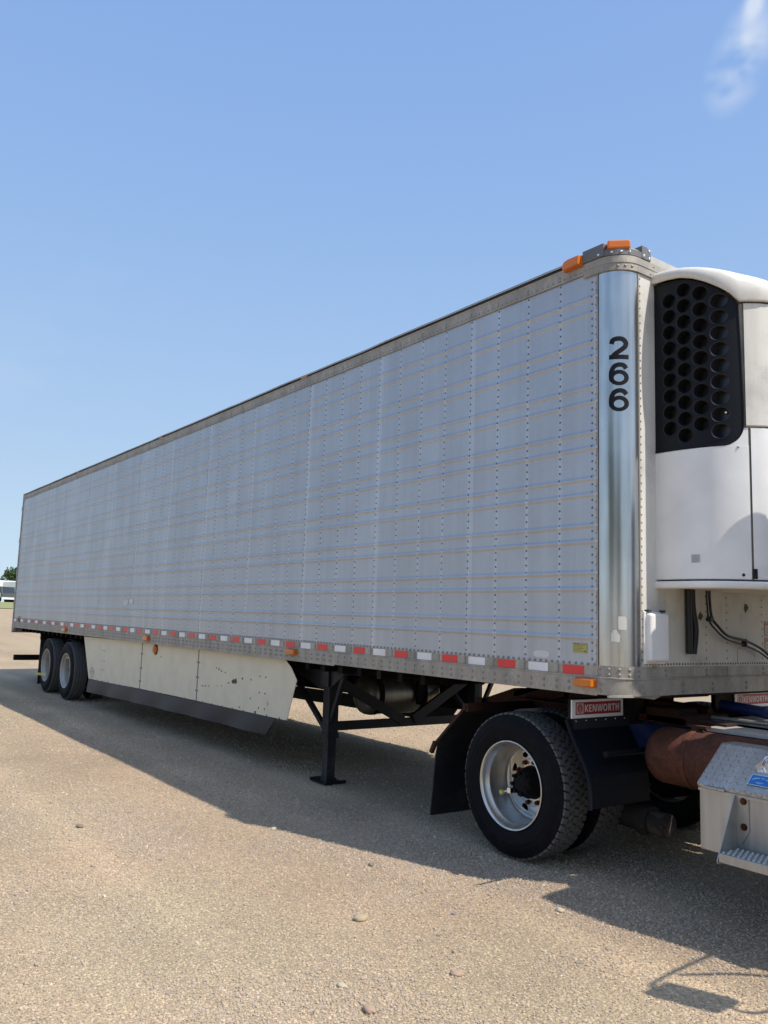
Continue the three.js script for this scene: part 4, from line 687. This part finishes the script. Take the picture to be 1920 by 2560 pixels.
{ // landing gear
  const xl = -3.86, zn = -0.335, zf = ZW + 0.335;
  for (const z of [zn, zf]) {
    const l = group('landing_leg', trailer), s = z === zn ? 1 : -1;
    mesh('outer_tube', [rbox(xl - 0.058, xl + 0.058, 0.44, 1.17, z - 0.058, z + 0.058, 0.006)], M.darkSteel, l);
    mesh('inner_tube', [rbox(xl - 0.048, xl + 0.048, 0.02, 0.46, z - 0.048, z + 0.048, 0.005), rbox(xl - 0.066, xl + 0.066, 0.43, 0.475, z - 0.066, z + 0.066, 0.004)], M.darkSteel, l);
    mesh('foot_pad', [prism([[-0.15, 0.045], [-0.135, 0.014], [0.135, 0.014], [0.15, 0.045], [0.143, 0.045], [0.128, 0.024], [-0.128, 0.024], [-0.143, 0.045]].map(p => [xl + p[0], p[1] - 0.008]), z - 0.12, z + 0.12), box(xl - 0.06, xl + 0.06, 0.012, 0.05, z - 0.055, z + 0.055)], M.darkSteel, l);
    mesh('gusset', [prism([[-4.80, 1.165], [-3.48, 1.165], [-3.48, 1.09], [-3.80, 0.90], [-3.94, 0.885], [-4.12, 0.935], [-4.62, 1.07]], z + s * 0.060, z + s * 0.068)], M.darkSteel, l);
    mesh('side_brace', [bar(V(-4.66, 1.08, z + s * 0.04), V(-3.93, 0.52, z + s * 0.02), 0.045, 0.045)], M.darkSteel, l); mesh('side_brace', [bar(V(-3.55, 1.10, z + s * 0.04), V(-3.83, 0.55, z + s * 0.02), 0.04, 0.04)], M.darkSteel, l);
    mesh('gear_box', [rbox(xl - 0.05, xl + 0.09, 0.92, 1.12, z + s * 0.065, z + s * 0.10, 0.01)], M.darkSteel, l);
  }
  mesh('cross_brace', [bar(V(xl, 0.535, zn - 0.05), V(xl, 0.535, zf + 0.05), 0.05, 0.085)], M.darkSteel, trailer);
  mesh('cross_brace', [bar(V(xl + 0.02, 0.98, zn - 0.05), V(xl + 0.02, 0.56, -1.22), 0.04, 0.10), bar(V(xl + 0.02, 1.02, zf + 0.05), V(xl + 0.02, 0.56, -1.36), 0.04, 0.10)], M.darkSteel, trailer);
  mesh('cross_shaft', [rod(V(xl, 1.04, zn), V(xl, 1.04, zf), 0.016)], M.darkSteel, trailer);
  // reefer fuel tank across the frame
  const tk = group('fuel_tank', trailer), xc = -4.17, yc = 0.80, R = 0.21;
  const prof = [[0, 0.03], [0.10, 0.022], [0.16, 0.008], [0.195, -0.012], [R, -0.04], [R, -0.88], [0.19, -0.91], [0.0, -0.94]];
  mesh('shell', [zl(lathe(prof.slice().reverse(), 48)).translate(xc, yc, -0.93)], M.tankAlu, tk);
  for (const z of [-1.04, -1.62]) mesh('strap', [zl(lathe([[R + 0.002, -0.03], [R + 0.007, -0.03], [R + 0.007, 0.03], [R + 0.002, 0.03]], 48)).translate(xc, yc, z)], M.under, tk);
  mesh('bracket', [box(xc - 0.24, xc + 0.24, 1.01, 1.17, -1.08, -1.0), box(xc - 0.24, xc + 0.24, 1.01, 1.17, -1.56, -1.48), box(xc - 0.27, xc - 0.22, 0.66, 1.15, -1.08, -1.0), box(xc + 0.22, xc + 0.26, 0.7, 1.15, -1.56, -1.48)], M.under, tk);
}

// ================================================================ tractor
const tractor = thing('semi_tractor', 'blue semi tractor coupled under the trailer nose, with rusty tank and aluminium toolbox', 'truck');
{
  for (const z of [-0.87, -1.72]) mesh('frame_rail', [prism([[-1.85, 0.70], [4.3, 0.66], [4.3, 0.93], [-1.6, 0.95], [-1.85, 0.88]], z - 0.04, z + 0.04)], M.blue, tractor);
  mesh('crossmembers', [box(-1.80, -1.72, 0.72, 0.92, -1.7, -0.9), box(-0.3, -0.2, 0.72, 0.92, -1.7, -0.9), box(0.6, 0.7, 0.72, 0.92, -1.7, -0.9), box(2.2, 2.35, 0.7, 0.9, -1.7, -0.9)], M.under, tractor);
  mesh('frame_tail', [prism([[-2.30, 0.86], [-1.7, 0.93], [-1.35, 1.04], [-1.35, 1.10], [-1.9, 1.06], [-2.30, 0.93]], -0.98, -0.90), prism([[-2.30, 0.86], [-1.7, 0.93], [-1.35, 1.04], [-1.35, 1.10], [-1.9, 1.06], [-2.30, 0.93]], -1.70, -1.62), box(-2.32, -2.24, 0.80, 0.94, -1.75, -0.85)], M.rustDark, tractor);
  mesh('fifth_wheel', [rbox(-1.60, -0.62, 1.085, 1.145, -1.75, -0.84, 0.012), prism([[-1.9, 0.99], [-1.55, 1.09], [-1.55, 1.14], [-1.9, 1.03]], -1.70, -0.9), box(-1.30, -0.90, 0.94, 1.09, -0.98, -0.90), box(-1.30, -0.90, 0.94, 1.09, -1.69, -1.61)], M.rustDark, tractor);
  mesh('slide_rail', [box(-1.75, 0.10, 0.955, 1.0, -0.93, -0.80), box(-1.75, 0.10, 0.955, 1.0, -1.79, -1.66), rbox(-0.52, -0.26, 0.945, 1.06, -1.05, -0.80, 0.02), rbox(-0.40, -0.18, 0.94, 1.02, -1.3, -0.80, 0.02)], M.rustDark, tractor);
  mesh('release_pipe', [rod(V(-0.75, 1.055, -1.18), V(-0.24, 1.035, -1.16), 0.030)], M.brass, tractor);
  mesh('pogo_tube', [rod(V(-0.24, 1.075, -1.30), V(0.08, 1.055, -1.30), 0.038), rod(V(0.08, 1.055, -1.30), V(0.13, 1.05, -1.30), 0.042)], M.blue, tractor);
  mesh('deck_plate', [rbox(-0.14, 0.95, 0.985, 1.0, -1.65, -1.02, 0.004), rod(V(-0.14, 1.012, -1.02), V(0.95, 1.012, -1.02), 0.014)], M.toolAlu, tractor);
  mesh('battery_lid', [rbox(0.02, 0.9, 0.955, 0.985, -0.92, -0.70, 0.005)], M.wheelSteel, tractor);
  // drive axle and wheels
  const ya = 0.478, xa = -1.11;
  mesh('drive_axle', [rod(V(xa, ya, ZW + 0.4), V(xa, ya, -0.4), 0.08), new THREE.SphereGeometry(0.24, 20, 16).translate(xa, ya, -1.295), rod(V(xa + 0.1, ya, -1.295), V(2.2, 0.62, -1.295), 0.05)], M.under, tractor);
  for (const z of [-0.80, -1.79]) mesh('brake_chamber', [rod(V(-0.72, 0.30, z), V(-0.52, 0.29, z), 0.085), rod(V(-0.55, 0.29, z), V(-0.46, 0.285, z), 0.10), rod(V(-0.46, 0.285, z), V(-0.33, 0.28, z), 0.08)], std('dustSteel', { color: rgb(0.10, 0.085, 0.07), map: T.grime, roughness: 0.9 }), tractor);
  dualWheel(tractor, 'drive_wheel', xa, ya, -0.07, 1, { tyre: driveTyre, rim: M.wheelAlu, inflate: true, spin: 0.12 });
  dualWheel(tractor, 'drive_wheel', xa, ya, ZW + 0.07, -1, { tyre: driveTyre, rim: M.wheelAlu, spin: 0.5 });
  mesh('suspension', [box(-1.75, -0.5, 0.62, 0.70, -0.95, -0.80), box(-1.75, -0.5, 0.62, 0.70, -1.79, -1.64), rod(V(-1.6, 0.42, -0.9), V(-1.6, 0.7, -0.9), 0.12), rod(V(-1.6, 0.42, -1.7), V(-1.6, 0.7, -1.7), 0.12), rod(V(-0.9, 0.5, -0.78), V(-0.75, 0.9, -0.80), 0.03)], M.under, tractor);
  // flaps and quarter fenders, both sides
  const signTex = canvasTex(1040, 230, (c, w, h) => {
    c.fillStyle = '#eceef2'; c.fillRect(0, 0, w, h); c.fillStyle = '#a0141f'; c.fillRect(62, 30, w - 110, h - 72); c.strokeStyle = '#4a0a10'; c.lineWidth = 5; c.strokeRect(62, 30, w - 110, h - 72);
    c.fillStyle = '#c9b6bb'; c.fillRect(78, 42, 140, h - 96); c.fillStyle = '#a0141f'; c.beginPath(); c.ellipse(148, 108, 52, 60, 0, 0, 6.3); c.fill(); c.strokeStyle = '#c9b6bb'; c.lineWidth = 5; c.beginPath(); c.ellipse(148, 108, 42, 50, 0, 0, 6.3); c.stroke();
    c.fillStyle = '#c9b6bb'; c.beginPath(); c.moveTo(148, 66); c.lineTo(158, 96); c.lineTo(138, 96); c.fill(); c.fillRect(130, 104, 36, 12); c.fillRect(134, 122, 28, 10); c.fillRect(138, 138, 20, 10);
    c.fillStyle = '#dcd6da'; c.font = 'bold 128px sans-serif'; c.textBaseline = 'middle'; const t = 'KENWORTH', tw = c.measureText(t).width; c.save(); c.translate(232, 112); c.scale(735 / tw, 1.05); c.fillText(t, 0, 0); c.restore();
  });
  const signMat = std('nameplate', { map: signTex, roughness: 0.4 });
  for (const s of [1, -1]) {
    const za = s > 0 ? -0.075 : ZW + 0.075, zb = za - s * 0.60;
    const fp = [[-0.60, 0.985], [-0.560, 0.90], [-0.50, 0.80], [-0.445, 0.71], [-0.418, 0.64], [-0.408, 0.55], [-0.405, 0.45]], pr = [...fp, ...fp.slice().reverse().map(p => [p[0] + 0.014, p[1] + 0.004])];
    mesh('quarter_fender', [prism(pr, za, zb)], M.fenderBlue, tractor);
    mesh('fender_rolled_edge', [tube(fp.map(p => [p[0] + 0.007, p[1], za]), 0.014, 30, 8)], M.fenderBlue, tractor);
    mesh('fender_tie_bar', [rod(V(-0.36, 0.79, za - s * 0.10), V(-0.32, 0.80, zb - s * 0.25), 0.020)], M.blackPlastic, tractor);
    const sign = group('name_plate', tractor);
    mesh('plate_back', [rbox(-0.563, -0.553, 0.995, 1.115, za - s * 0.005, za - s * 0.53, 0.002)], M.whiteTape, sign);
    const g = new THREE.PlaneGeometry(0.515, 0.114); g.rotateY(Math.PI / 2); g.translate(-0.5515, 1.055, za - s * 0.2675); mesh('plate_face', g, signMat, sign);
    mesh('plate_hanger', [box(-0.60, -0.565, 0.93, 1.12, za - s * 0.02, zb - s * 0.18)], M.under, tractor);
    mesh('front_flap', [box(-0.564, -0.556, 0.90, 0.996, za - s * 0.03, zb)], M.flapBlack, tractor);
    rivetInst('flap_bolts', [0.05, 0.15, 0.25, 0.35, 0.45, 0.55].map(d => [-0.556, 0.978, za - s * d, 1, 0, 0, 1]), M.chromeBright, tractor, 0.006, 0.004);
    // rear flap: upper arm leans forward over the tyre, lower sheet hangs
    const rf = [[-1.62, 0.955], [-1.70, 0.90], [-1.86, 0.74], [-1.925, 0.66], [-1.955, 0.55], [-1.975, 0.35], [-2.00, 0.10]], rp = [...rf, ...rf.slice().reverse().map(p => [p[0] + 0.012, p[1] - 0.006])];
    mesh('rear_flap', [prism(rp, za - s * 0.02, zb)], std('flapRear' + s, { color: rgb(0.024, 0.030, 0.040), map: T.grime, roughness: 0.6 }), tractor);
    mesh('flap_arm', [bar(V(-1.60, 0.965, za - s * 0.015), V(-1.93, 0.665, za - s * 0.015), 0.02, 0.012), bar(V(-1.94, 0.66, za - s * 0.01), V(-1.985, 0.575, za - s * 0.01), 0.03, 0.03), box(-1.64, -1.58, 0.93, 0.985, za - s * 0.02, zb - s * 0.25)], M.rustDark, tractor);
  }
  // rusty tank
  const tank = group('rusty_tank', tractor), tz = -0.60, ty = 0.785, tr = 0.178;
  const pf = [[0, -0.30], [0.09, -0.29], [0.145, -0.265], [0.168, -0.235], [tr, -0.20], [tr, 0.72], [0.15, 0.77], [0, 0.79]];
  mesh('shell', lathe(pf, 56).rotateZ(-Math.PI / 2).translate(0, ty, tz), M.rustTank, tank);
  { const m = tank.children[0].geometry, uv = m.attributes.uv; for (let i = 0; i < uv.count; i++) uv.setXY(i, uv.getX(i) * 1.12 + 0.2, m.attributes.position.getX(i)); }
  mesh('strap', [lathe([[tr + 0.001, -0.012], [tr + 0.006, -0.012], [tr + 0.006, 0.02], [tr + 0.001, 0.02]], 48).rotateZ(-Math.PI / 2).translate(0.02, ty, tz)], M.rustTank, tank);
  mesh('fitting', [rod(V(0.02, ty + tr - 0.01, tz), V(0.02, ty + tr + 0.03, tz), 0.035), box(-0.03, 0.10, ty + tr + 0.02, ty + tr + 0.035, tz - 0.03, tz + 0.03)], M.rustDark, tank);
  mesh('drain', [rod(V(0.10, ty - tr + 0.02, tz), V(0.11, 0.50, tz), 0.035), rod(V(0.11, 0.54, tz), V(0.18, 0.43, tz - 0.02), 0.03)], M.rustDark, tank);
  // toolbox and step
  const tb = group('toolbox', tractor);
  const x0 = 0.325, x1 = 1.16, zf = -0.15;
  mesh('box', [prism([[zf, 0.382], [zf, 0.722], [zf - 0.012, 0.735], [-0.39, 0.925], [-0.41, 0.930], [-0.66, 0.930], [-0.66, 0.382]], x0 + 0.004, x1, 'zy')], M.toolAlu, tb);
  { // lid of chequer plate: sloping face and rolled front lip
    const a = [[zf + 0.006, 0.722], [zf + 0.010, 0.738], [zf - 0.002, 0.750], [-0.392, 0.940], [-0.412, 0.944], [-0.412, 0.934], [-0.388, 0.929], [zf - 0.006, 0.738], [zf - 0.004, 0.722]];
    mesh('lid', [prism(a, x0 - 0.006, x1 + 0.006, 'zy')], M.diamond, tb);
    mesh('lid_top', [prism([[-0.414, 0.934], [-0.414, 0.944], [-0.66, 0.944], [-0.66, 0.934]], x0 - 0.002, x1, 'zy')], M.toolAlu, tb);
    mesh('ledge', [box(x0, x1, 0.700, 0.716, zf, zf + 0.010)], M.toolAlu, tb);
    mesh('hinge', [rod(V(0.365, 0.722, zf + 0.012), V(0.445, 0.722, zf + 0.012), 0.008), rod(V(0.450, 0.722, zf + 0.013), V(0.490, 0.722, zf + 0.013), 0.009)], M.toolAlu, tb);
    const sl = Math.atan2(0.19, 0.24), place = (g, x, d) => { g.rotateX(-(Math.PI / 2 - sl) + 0); g.translate(x, 0.753 + d * Math.sin(sl), zf - 0.004 - d * Math.cos(sl)); return g; };
    // paddle latch
    const dish = new THREE.Shape([[-0.10, -0.03], [-0.07, -0.062], [0.07, -0.062], [0.10, -0.03], [0.085, 0.062], [-0.075, 0.062]].map(p => new THREE.Vector2(...p)));
    const dg = new THREE.ExtrudeGeometry(dish, { depth: 0.006, bevelEnabled: true, bevelThickness: 0.003, bevelSize: 0.003, bevelSegments: 2 }); mesh('latch_dish', [place(dg, 0.690, 0.192)], M.chromeBright, tb);
    const lf = tube([[-0.062, -0.028, 0.016], [-0.066, 0.03, 0.016], [-0.056, 0.048, 0.016], [0.056, 0.048, 0.016], [0.066, 0.03, 0.016], [0.062, -0.028, 0.016]], 0.005, 50, 8); mesh('latch_ring', [place(lf, 0.690, 0.192)], M.chromeBright, tb);
    mesh('latch_lock', [place(new THREE.CylinderGeometry(0.012, 0.013, 0.02, 16).rotateX(Math.PI / 2).translate(-0.05, -0.042, 0.014), 0.690, 0.192), place(rbox(-0.045, 0.05, -0.012, 0.036, 0.004, 0.014, 0.004), 0.690, 0.192)], M.chromeBright, tb);
    const bl = canvasTex(256, 160, (c, w, h) => { c.fillStyle = '#c8dcec'; c.fillRect(0, 0, w, h); c.fillStyle = '#0d6fb8'; c.fillRect(8, 8, w - 16, h - 16); c.fillStyle = '#b8d4ea'; c.strokeStyle = '#b8d4ea'; c.lineWidth = 9; for (let i = 0; i < 13; i++) { if (i === 5 || i === 8) continue; const a = (i - 6) * 0.115; c.beginPath(); c.moveTo(w / 2 + Math.sin(a) * 150, 182 - Math.cos(a) * 128); c.lineTo(w / 2 + Math.sin(a + 0.05) * 150, 168 - Math.cos(a + 0.05) * 128 - (i % 3) * 5); c.stroke(); } c.fillRect(84, 108, 90, 6); c.fillRect(96, 120, 66, 5); });
    const lm = std('blueLabel', { map: bl, roughness: 0.35 }); mesh('blue_label', place(new THREE.PlaneGeometry(0.125, 0.078).translate(0, 0, 0.004), 0.660, 0.070), lm, tb);
  }
  const st = group('step', tractor);
  for (const xb of [0.548, 1.05]) {
    mesh('bracket', [prism([[zf + 0.001, 0.708], [zf + 0.02, 0.712], [0.045, 0.392], [0.040, 0.378], [0.02, 0.372], [zf + 0.001, 0.42]], xb, xb + 0.006, 'zy'), prism([[xb + 0.006, 0.708], [xb + 0.075, 0.708], [xb + 0.078, 0.535], [xb + 0.035, 0.462], [xb + 0.006, 0.462]], zf + 0.001, zf + 0.007)], M.toolAlu, st);
    for (const y of [0.686, 0.552]) mesh('bolt', [new THREE.CylinderGeometry(0.014, 0.015, 0.012, 6).rotateX(Math.PI / 2).translate(xb + 0.048, y, zf + 0.012), new THREE.CylinderGeometry(0.019, 0.019, 0.004, 16).rotateX(Math.PI / 2).translate(xb + 0.048, y, zf + 0.009)], M.brass, st);
  }
  mesh('tread', [rbox(0.556, 1.048, 0.386, 0.434, zf + 0.012, 0.040, 0.005)], M.toolAlu, st);
  { const L = []; for (let i = 0; i < 17; i++) for (let k = 0; k < 5; k++) L.push([0.575 + i * 0.028 + (k % 2) * 0.014, 0.434, -0.115 + k * 0.034, 0, 1, 0, 1]); rivetInst('tread_teeth', L, M.toolAlu, st, 0.0105, 0.010); }
  // exhaust stack behind the cab
  mesh('exhaust_stack', [tube([[0.90, 0.9, -0.70], [0.90, 1.6, -0.70], [0.90, 2.4, -0.70], [0.90, 2.60, -0.69], [0.90, 2.80, -0.65], [0.90, 2.9, -0.58]], 0.09, 60, 20), rod(V(0.90, 1.3, -0.70), V(0.90, 2.2, -0.70), 0.11)], M.chromeBright, tractor);
  // cab and hood (out of the picture to the right; their shadow and reflection are in it)
  const cab = group('cab', tractor), c0 = -0.40, c1z = ZW + 0.40;
  const prof = [[1.10, 0.86], [1.10, 2.42], [1.16, 2.55], [1.30, 2.60], [1.68, 2.57], [1.80, 2.46], [2.26, 1.80], [2.40, 1.74], [2.40, 0.86]];
  mesh('cab_shell', [prism(prof, c1z, c0, 'xy', 0.05)], M.blue, cab);
  mesh('windshield', [prism([[1.81, 2.42], [2.23, 1.82], [2.25, 1.83], [1.83, 2.43]], c1z + 0.12, c0 - 0.12)], M.glass, cab);
  for (const z of [c0, c1z]) { const s = z === c0 ? 1 : -1; mesh('side_window', [prism([[1.42, 1.82], [2.10, 1.80], [1.76, 2.34], [1.42, 2.40]], z - s * 0.006, z + s * 0.004)], M.glass, cab); mesh('door_seam', [box(1.36, 1.37, 0.95, 2.45, z - s * 0.004, z + s * 0.003)], M.seal, cab); mesh('door_handle', [rbox(1.42, 1.56, 1.60, 1.635, z, z + s * 0.03, 0.008)], M.chromeBright, cab); mesh('grab_rail', [tube([[1.28, 1.2, z], [1.28, 1.22, z + s * 0.05], [1.28, 2.0, z + s * 0.05], [1.28, 2.02, z]], 0.012, 30, 8)], M.chromeBright, cab); }
  mesh('rear_window', [box(1.092, 1.102, 1.85, 2.25, -1.7, -0.9)], M.glass, cab);
  mesh('roof_horn', [rod(V(1.25, 2.67, -0.56), V(1.62, 2.67, -0.56), 0.03, 0.06), box(1.3, 1.34, 2.56, 2.66, -0.58, -0.54), box(1.5, 1.54, 2.56, 2.66, -0.58, -0.54)], M.chromeBright, cab);
  const hood = group('hood', tractor);
  mesh('hood_shell', [prism([[2.38, 0.9], [2.38, 1.78], [3.2, 1.70], [4.25, 1.58], [4.38, 1.45], [4.40, 0.8], [4.25, 0.75], [3.4, 0.9]], -1.95, -0.64, 'xy', 0.06)], M.blue, hood);
  for (const s of [1, -1]) { const zo = s > 0 ? -0.10 : ZW + 0.10, zi = s > 0 ? -0.70 : ZW + 0.70; mesh('wheel_arch', [prism([[3.15, 0.72], [3.25, 1.02], [3.5, 1.2], [3.85, 1.24], [4.2, 1.12], [4.45, 0.85], [4.45, 0.62], [4.36, 0.62], [4.30, 0.85], [4.10, 1.03], [3.85, 1.12], [3.55, 1.09], [3.36, 0.96], [3.27, 0.72]], zi, zo, 'xy', 0.02)], M.blue, hood); mesh('headlight', [rbox(4.36, 4.44, 0.95, 1.14, zo - s * 0.10, zo - s * 0.40, 0.03)], M.glass, hood); }
  mesh('radiator_grille', [box(4.38, 4.41, 0.82, 1.48, -1.75, -0.84), ...[...Array(11)].map((_, i) => box(4.41, 4.42, 0.84, 1.46, -1.72 + i * 0.085, -1.70 + i * 0.085))], M.chromeBright, hood);
  mesh('bumper', [rbox(4.42, 4.58, 0.36, 0.70, ZW + 0.08, -0.08, 0.05)], M.chromeBright, tractor);
  for (const s of [1, -1]) { const z = s > 0 ? -0.08 : ZW + 0.08; const w = group('steer_wheel', tractor); w.position.set(3.80, 0.482, z); if (s < 0) w.rotation.y = Math.PI; mesh('tyre_sidewall', trailTyre.side, M.rubber, w); mesh('tyre_tread', trailTyre.tread, M.treadRubber, w); mesh('rim', zl(lathe([[0.302, -0.262], [0.292, -0.2], [0.292, -0.02], [0.302, -0.004], [0.28, -0.01], [0.25, 0.0], [0.19, 0.02], [0.10, 0.03], [0.08, 0.05], [0, 0.055]].reverse(), 40)), M.wheelAlu, w); }
  mesh('front_axle', [rod(V(3.80, 0.46, ZW + 0.3), V(3.80, 0.46, -0.3), 0.06)], M.under, tractor);
  mesh('fuel_tank', [rod(V(1.35, 0.62, -0.48), V(2.75, 0.62, -0.48), 0.29)], M.toolAlu, tractor);
  mesh('fuel_tank', [rod(V(0.9, 0.62, ZW + 0.48), V(2.75, 0.62, ZW + 0.48), 0.29)], M.under, tractor);  // far tank coloured dark to stand for the shade under the frame
  for (const s of [1, -1]) {
    const zc = s > 0 ? 0 : ZW, mr = group('mirror', tractor);
    mesh('head', [rbox(2.08, 2.15, 1.78, 2.20, zc + s * 0.02, zc + s * 0.23, 0.025)], M.chromeBright, mr);
    mesh('arm', [tube([[2.0, 2.16, zc - s * 0.42], [2.06, 2.24, zc - s * 0.20], [2.12, 2.26, zc + s * 0.12], [2.12, 2.19, zc + s * 0.13]], 0.012, 30, 8), tube([[2.2, 1.55, zc - s * 0.42], [2.15, 1.58, zc - s * 0.15], [2.12, 1.62, zc + s * 0.12], [2.12, 1.79, zc + s * 0.13]], 0.012, 30, 8), tube([[2.1, 2.24, zc - s * 0.1], [2.05, 1.9, zc - s * 0.28], [2.1, 1.58, zc - s * 0.40]], 0.012, 30, 8)], M.chromeBright, mr);
  }
}

// ================================================================ far background
function crown(parent, name, n, rx, ry, rz, cy, leaf, mat, seed) {
  const r = rng(seed), cl = []; for (let i = 0; i < 26; i++) { const a = r() * 6.28, b = Math.acos(2 * r() - 1), q = 0.45 + 0.5 * r(); cl.push([Math.cos(a) * Math.sin(b) * rx * q, cy + Math.cos(b) * ry * q, Math.sin(a) * Math.sin(b) * rz * q, 0.22 + 0.26 * r()]); }
  const P = []; const q = new THREE.Quaternion(), e = new THREE.Euler();
  for (let i = 0; i < n; i++) {
    const c = cl[Math.floor(r() * cl.length)], d = V(r() - 0.5, r() - 0.5, r() - 0.5).normalize().multiplyScalar(Math.cbrt(r()) * c[3]);
    const o = V(c[0] + d.x * rx, c[1] + d.y * ry, c[2] + d.z * rz), s = leaf * (0.6 + 0.8 * r()); e.set(r() * 6, r() * 6, r() * 6); q.setFromEuler(e);
    const A = V(-s * 0.5, 0, 0), B = V(0, 0, s * 0.7), C = V(s * 0.5, 0.1 * s, 0), D = V(0, 0, -s * 0.7); for (const v of [A, B, C, D]) v.applyQuaternion(q).add(o);
    for (const v of [A, B, C, A, C, D]) P.push(v.x, v.y, v.z);
  }
  const g = new THREE.BufferGeometry(); g.setAttribute('position', new THREE.Float32BufferAttribute(P, 3)); g.computeVertexNormals(); return mesh(name, boxUV(g), mat, parent);
}
M.leaf = new THREE.MeshPhysicalMaterial({ color: rgb(0.075, 0.13, 0.035), roughness: 0.9, transmission: 0.25, thickness: 0, side: THREE.DoubleSide }); M.leaf.name = 'leaf';
std('bark', { color: rgb(0.09, 0.07, 0.05), map: T.mottle, roughness: 0.9 });
function tree(x, z, h, w, label, seed, grp, leaves = 9000) {
  const t = thing('leafy_tree', label, 'tree', grp), y = groundY(x, z); t.position.set(x, y, z);
  const lim = [rod(V(0, -0.1, 0), V(0.1, h * 0.45, 0), h * 0.028, h * 0.016)], r = rng(seed + 5); for (let i = 0; i < 7; i++) { const a = i / 7 * 6.28; lim.push(rod(V(0.07, h * (0.28 + 0.03 * i), 0), V(Math.cos(a) * w * 0.32, h * (0.55 + 0.05 * i), Math.sin(a) * w * 0.32), h * 0.009, h * 0.004)); }
  mesh('trunk', lim, M.bark, t); crown(t, 'crown', leaves, w * 0.5, h * 0.38, w * 0.5, h * 0.60, h * 0.035, M.leaf, seed);
  return t;
}
{
  std('grass', { color: rgb(0.26, 0.27, 0.11), map: T.mottle, roughness: 1 });
  const xs = [-84, -88, -92, -96, -100, -104, -110, -118, -130, -160, -200], P = [], I = []; const zs = []; for (let z = -120; z <= 60; z += 6) zs.push(z);
  xs.forEach(x => zs.forEach(z => P.push(x, groundBase(x) + 0.05, z))); xs.forEach((x, i) => { if (i + 1 < xs.length) zs.forEach((z, j) => { if (j + 1 < zs.length) { const a = i * zs.length + j, b = a + 1, c = a + zs.length, d = c + 1; I.push(a, b, c, b, d, c); } }); });
  const g = new THREE.BufferGeometry(); g.setAttribute('position', new THREE.Float32BufferAttribute(P, 3)); g.setIndex(I); g.computeVertexNormals();
  const m = new THREE.Mesh(boxUV(g, 0.2), M.grass); m.name = 'grass_verge'; m.receiveShadow = true; structure(m);
  const gy = x => groundBase(x) + 0.05;
  // a parked white trailer and a grey truck beyond the verge
  const wheels = (p, list, r = 0.5) => list.forEach(([x, z]) => mesh('wheel', [rod(V(x, r, z - 0.15), V(x, r, z + 0.15), r)], M.rubber, p));
  const tr = thing('parked_trailer', 'white box trailer parked across the grass at the far left edge', 'trailer', 'vehicles parked beyond the grass'); tr.position.set(-150, gy(-150), -26.0); tr.rotation.y = 1.72;
  mesh('body', [rbox(-7, 7, 1.15, 3.75, -1.28, 1.28, 0.06)], M.whiteUnit, tr); mesh('underframe', [box(-6.8, 6.8, 0.98, 1.15, -1.1, 1.1)], M.under, tr); wheels(tr, [[-5.4, 1.05], [-4.1, 1.05], [-5.4, -1.05], [-4.1, -1.05]]); mesh('landing_leg', [box(4.6, 4.8, 0, 1.0, 0.8, 1.0)], M.under, tr); mesh('landing_leg', [box(4.6, 4.8, 0, 1.0, -1.0, -0.8)], M.under, tr);
  const tk = thing('parked_truck', 'grey truck with black windscreen parked in front of the far white trailer', 'truck', 'vehicles parked beyond the grass'); tk.position.set(-131, gy(-131), -23.3); tk.rotation.y = 0.35;
  const gm = std('truckGrey', { color: rgb(0.10, 0.11, 0.12), map: T.mottle, roughness: 0.5 });
  mesh('cab', [prism([[-1.1, 0.7], [1.0, 0.7], [1.05, 1.35], [0.75, 2.35], [-1.0, 2.4], [-1.1, 2.3]], -1.1, 1.1, 'xy', 0.06)], gm, tk); mesh('windscreen', [prism([[1.06, 1.42], [0.79, 2.28], [0.77, 2.28], [1.03, 1.42]], -0.95, 0.95)], M.glass, tk); mesh('side_window', [box(-0.3, 0.7, 1.5, 2.15, 1.10, 1.13)], M.glass, tk); mesh('bumper', [rbox(0.95, 1.2, 0.45, 0.75, -1.1, 1.1, 0.04)], M.whiteUnit, tk); mesh('door_panel', [rbox(-0.4, 0.75, 0.75, 1.4, 1.10, 1.125, 0.005)], M.whiteUnit, tk); wheels(tk, [[0.2, 1.0], [0.2, -1.0], [-3.6, 1.0], [-3.6, -1.0]], 0.48); mesh('chassis', [box(-4.5, 1, 0.55, 0.8, -0.5, 0.5)], M.under, tk);
  const t2 = thing('parked_trailer', 'tall white box trailer with dark lower edge parked nearest behind the silver trailer', 'trailer', 'vehicles parked beyond the grass'); t2.position.set(-140, gy(-140), -28.2); t2.rotation.y = 0.12;
  mesh('body', [rbox(-7, 7, 1.1, 3.45, -1.28, 1.28, 0.05)], M.whiteUnit, t2); mesh('underframe', [box(-6.8, 6.8, 0.9, 1.1, -1.1, 1.1)], M.under, t2); wheels(t2, [[-5.4, 1.05], [-4.1, 1.05], [-5.4, -1.05], [-4.1, -1.05]]); mesh('landing_leg', [box(4.6, 4.8, 0, 1.0, 0.8, 1.0)], M.under, t2);
  tree(-165, -32.0, 7.4, 5.4, 'small green tree rising behind the far parked vehicles', 61, undefined, 5000);
}

// trees on the far side of the yard, behind the viewpoint: they show in the polished corner post
tree(12, 31, 12.5, 17, 'tall dark green tree behind the viewpoint across the yard', 71, 'trees behind the viewpoint', 14000);
tree(29, 27, 10.5, 15, 'lower round green tree behind the viewpoint beyond the cab', 73, 'trees behind the viewpoint', 12000);

renderer.render(scene, camera);
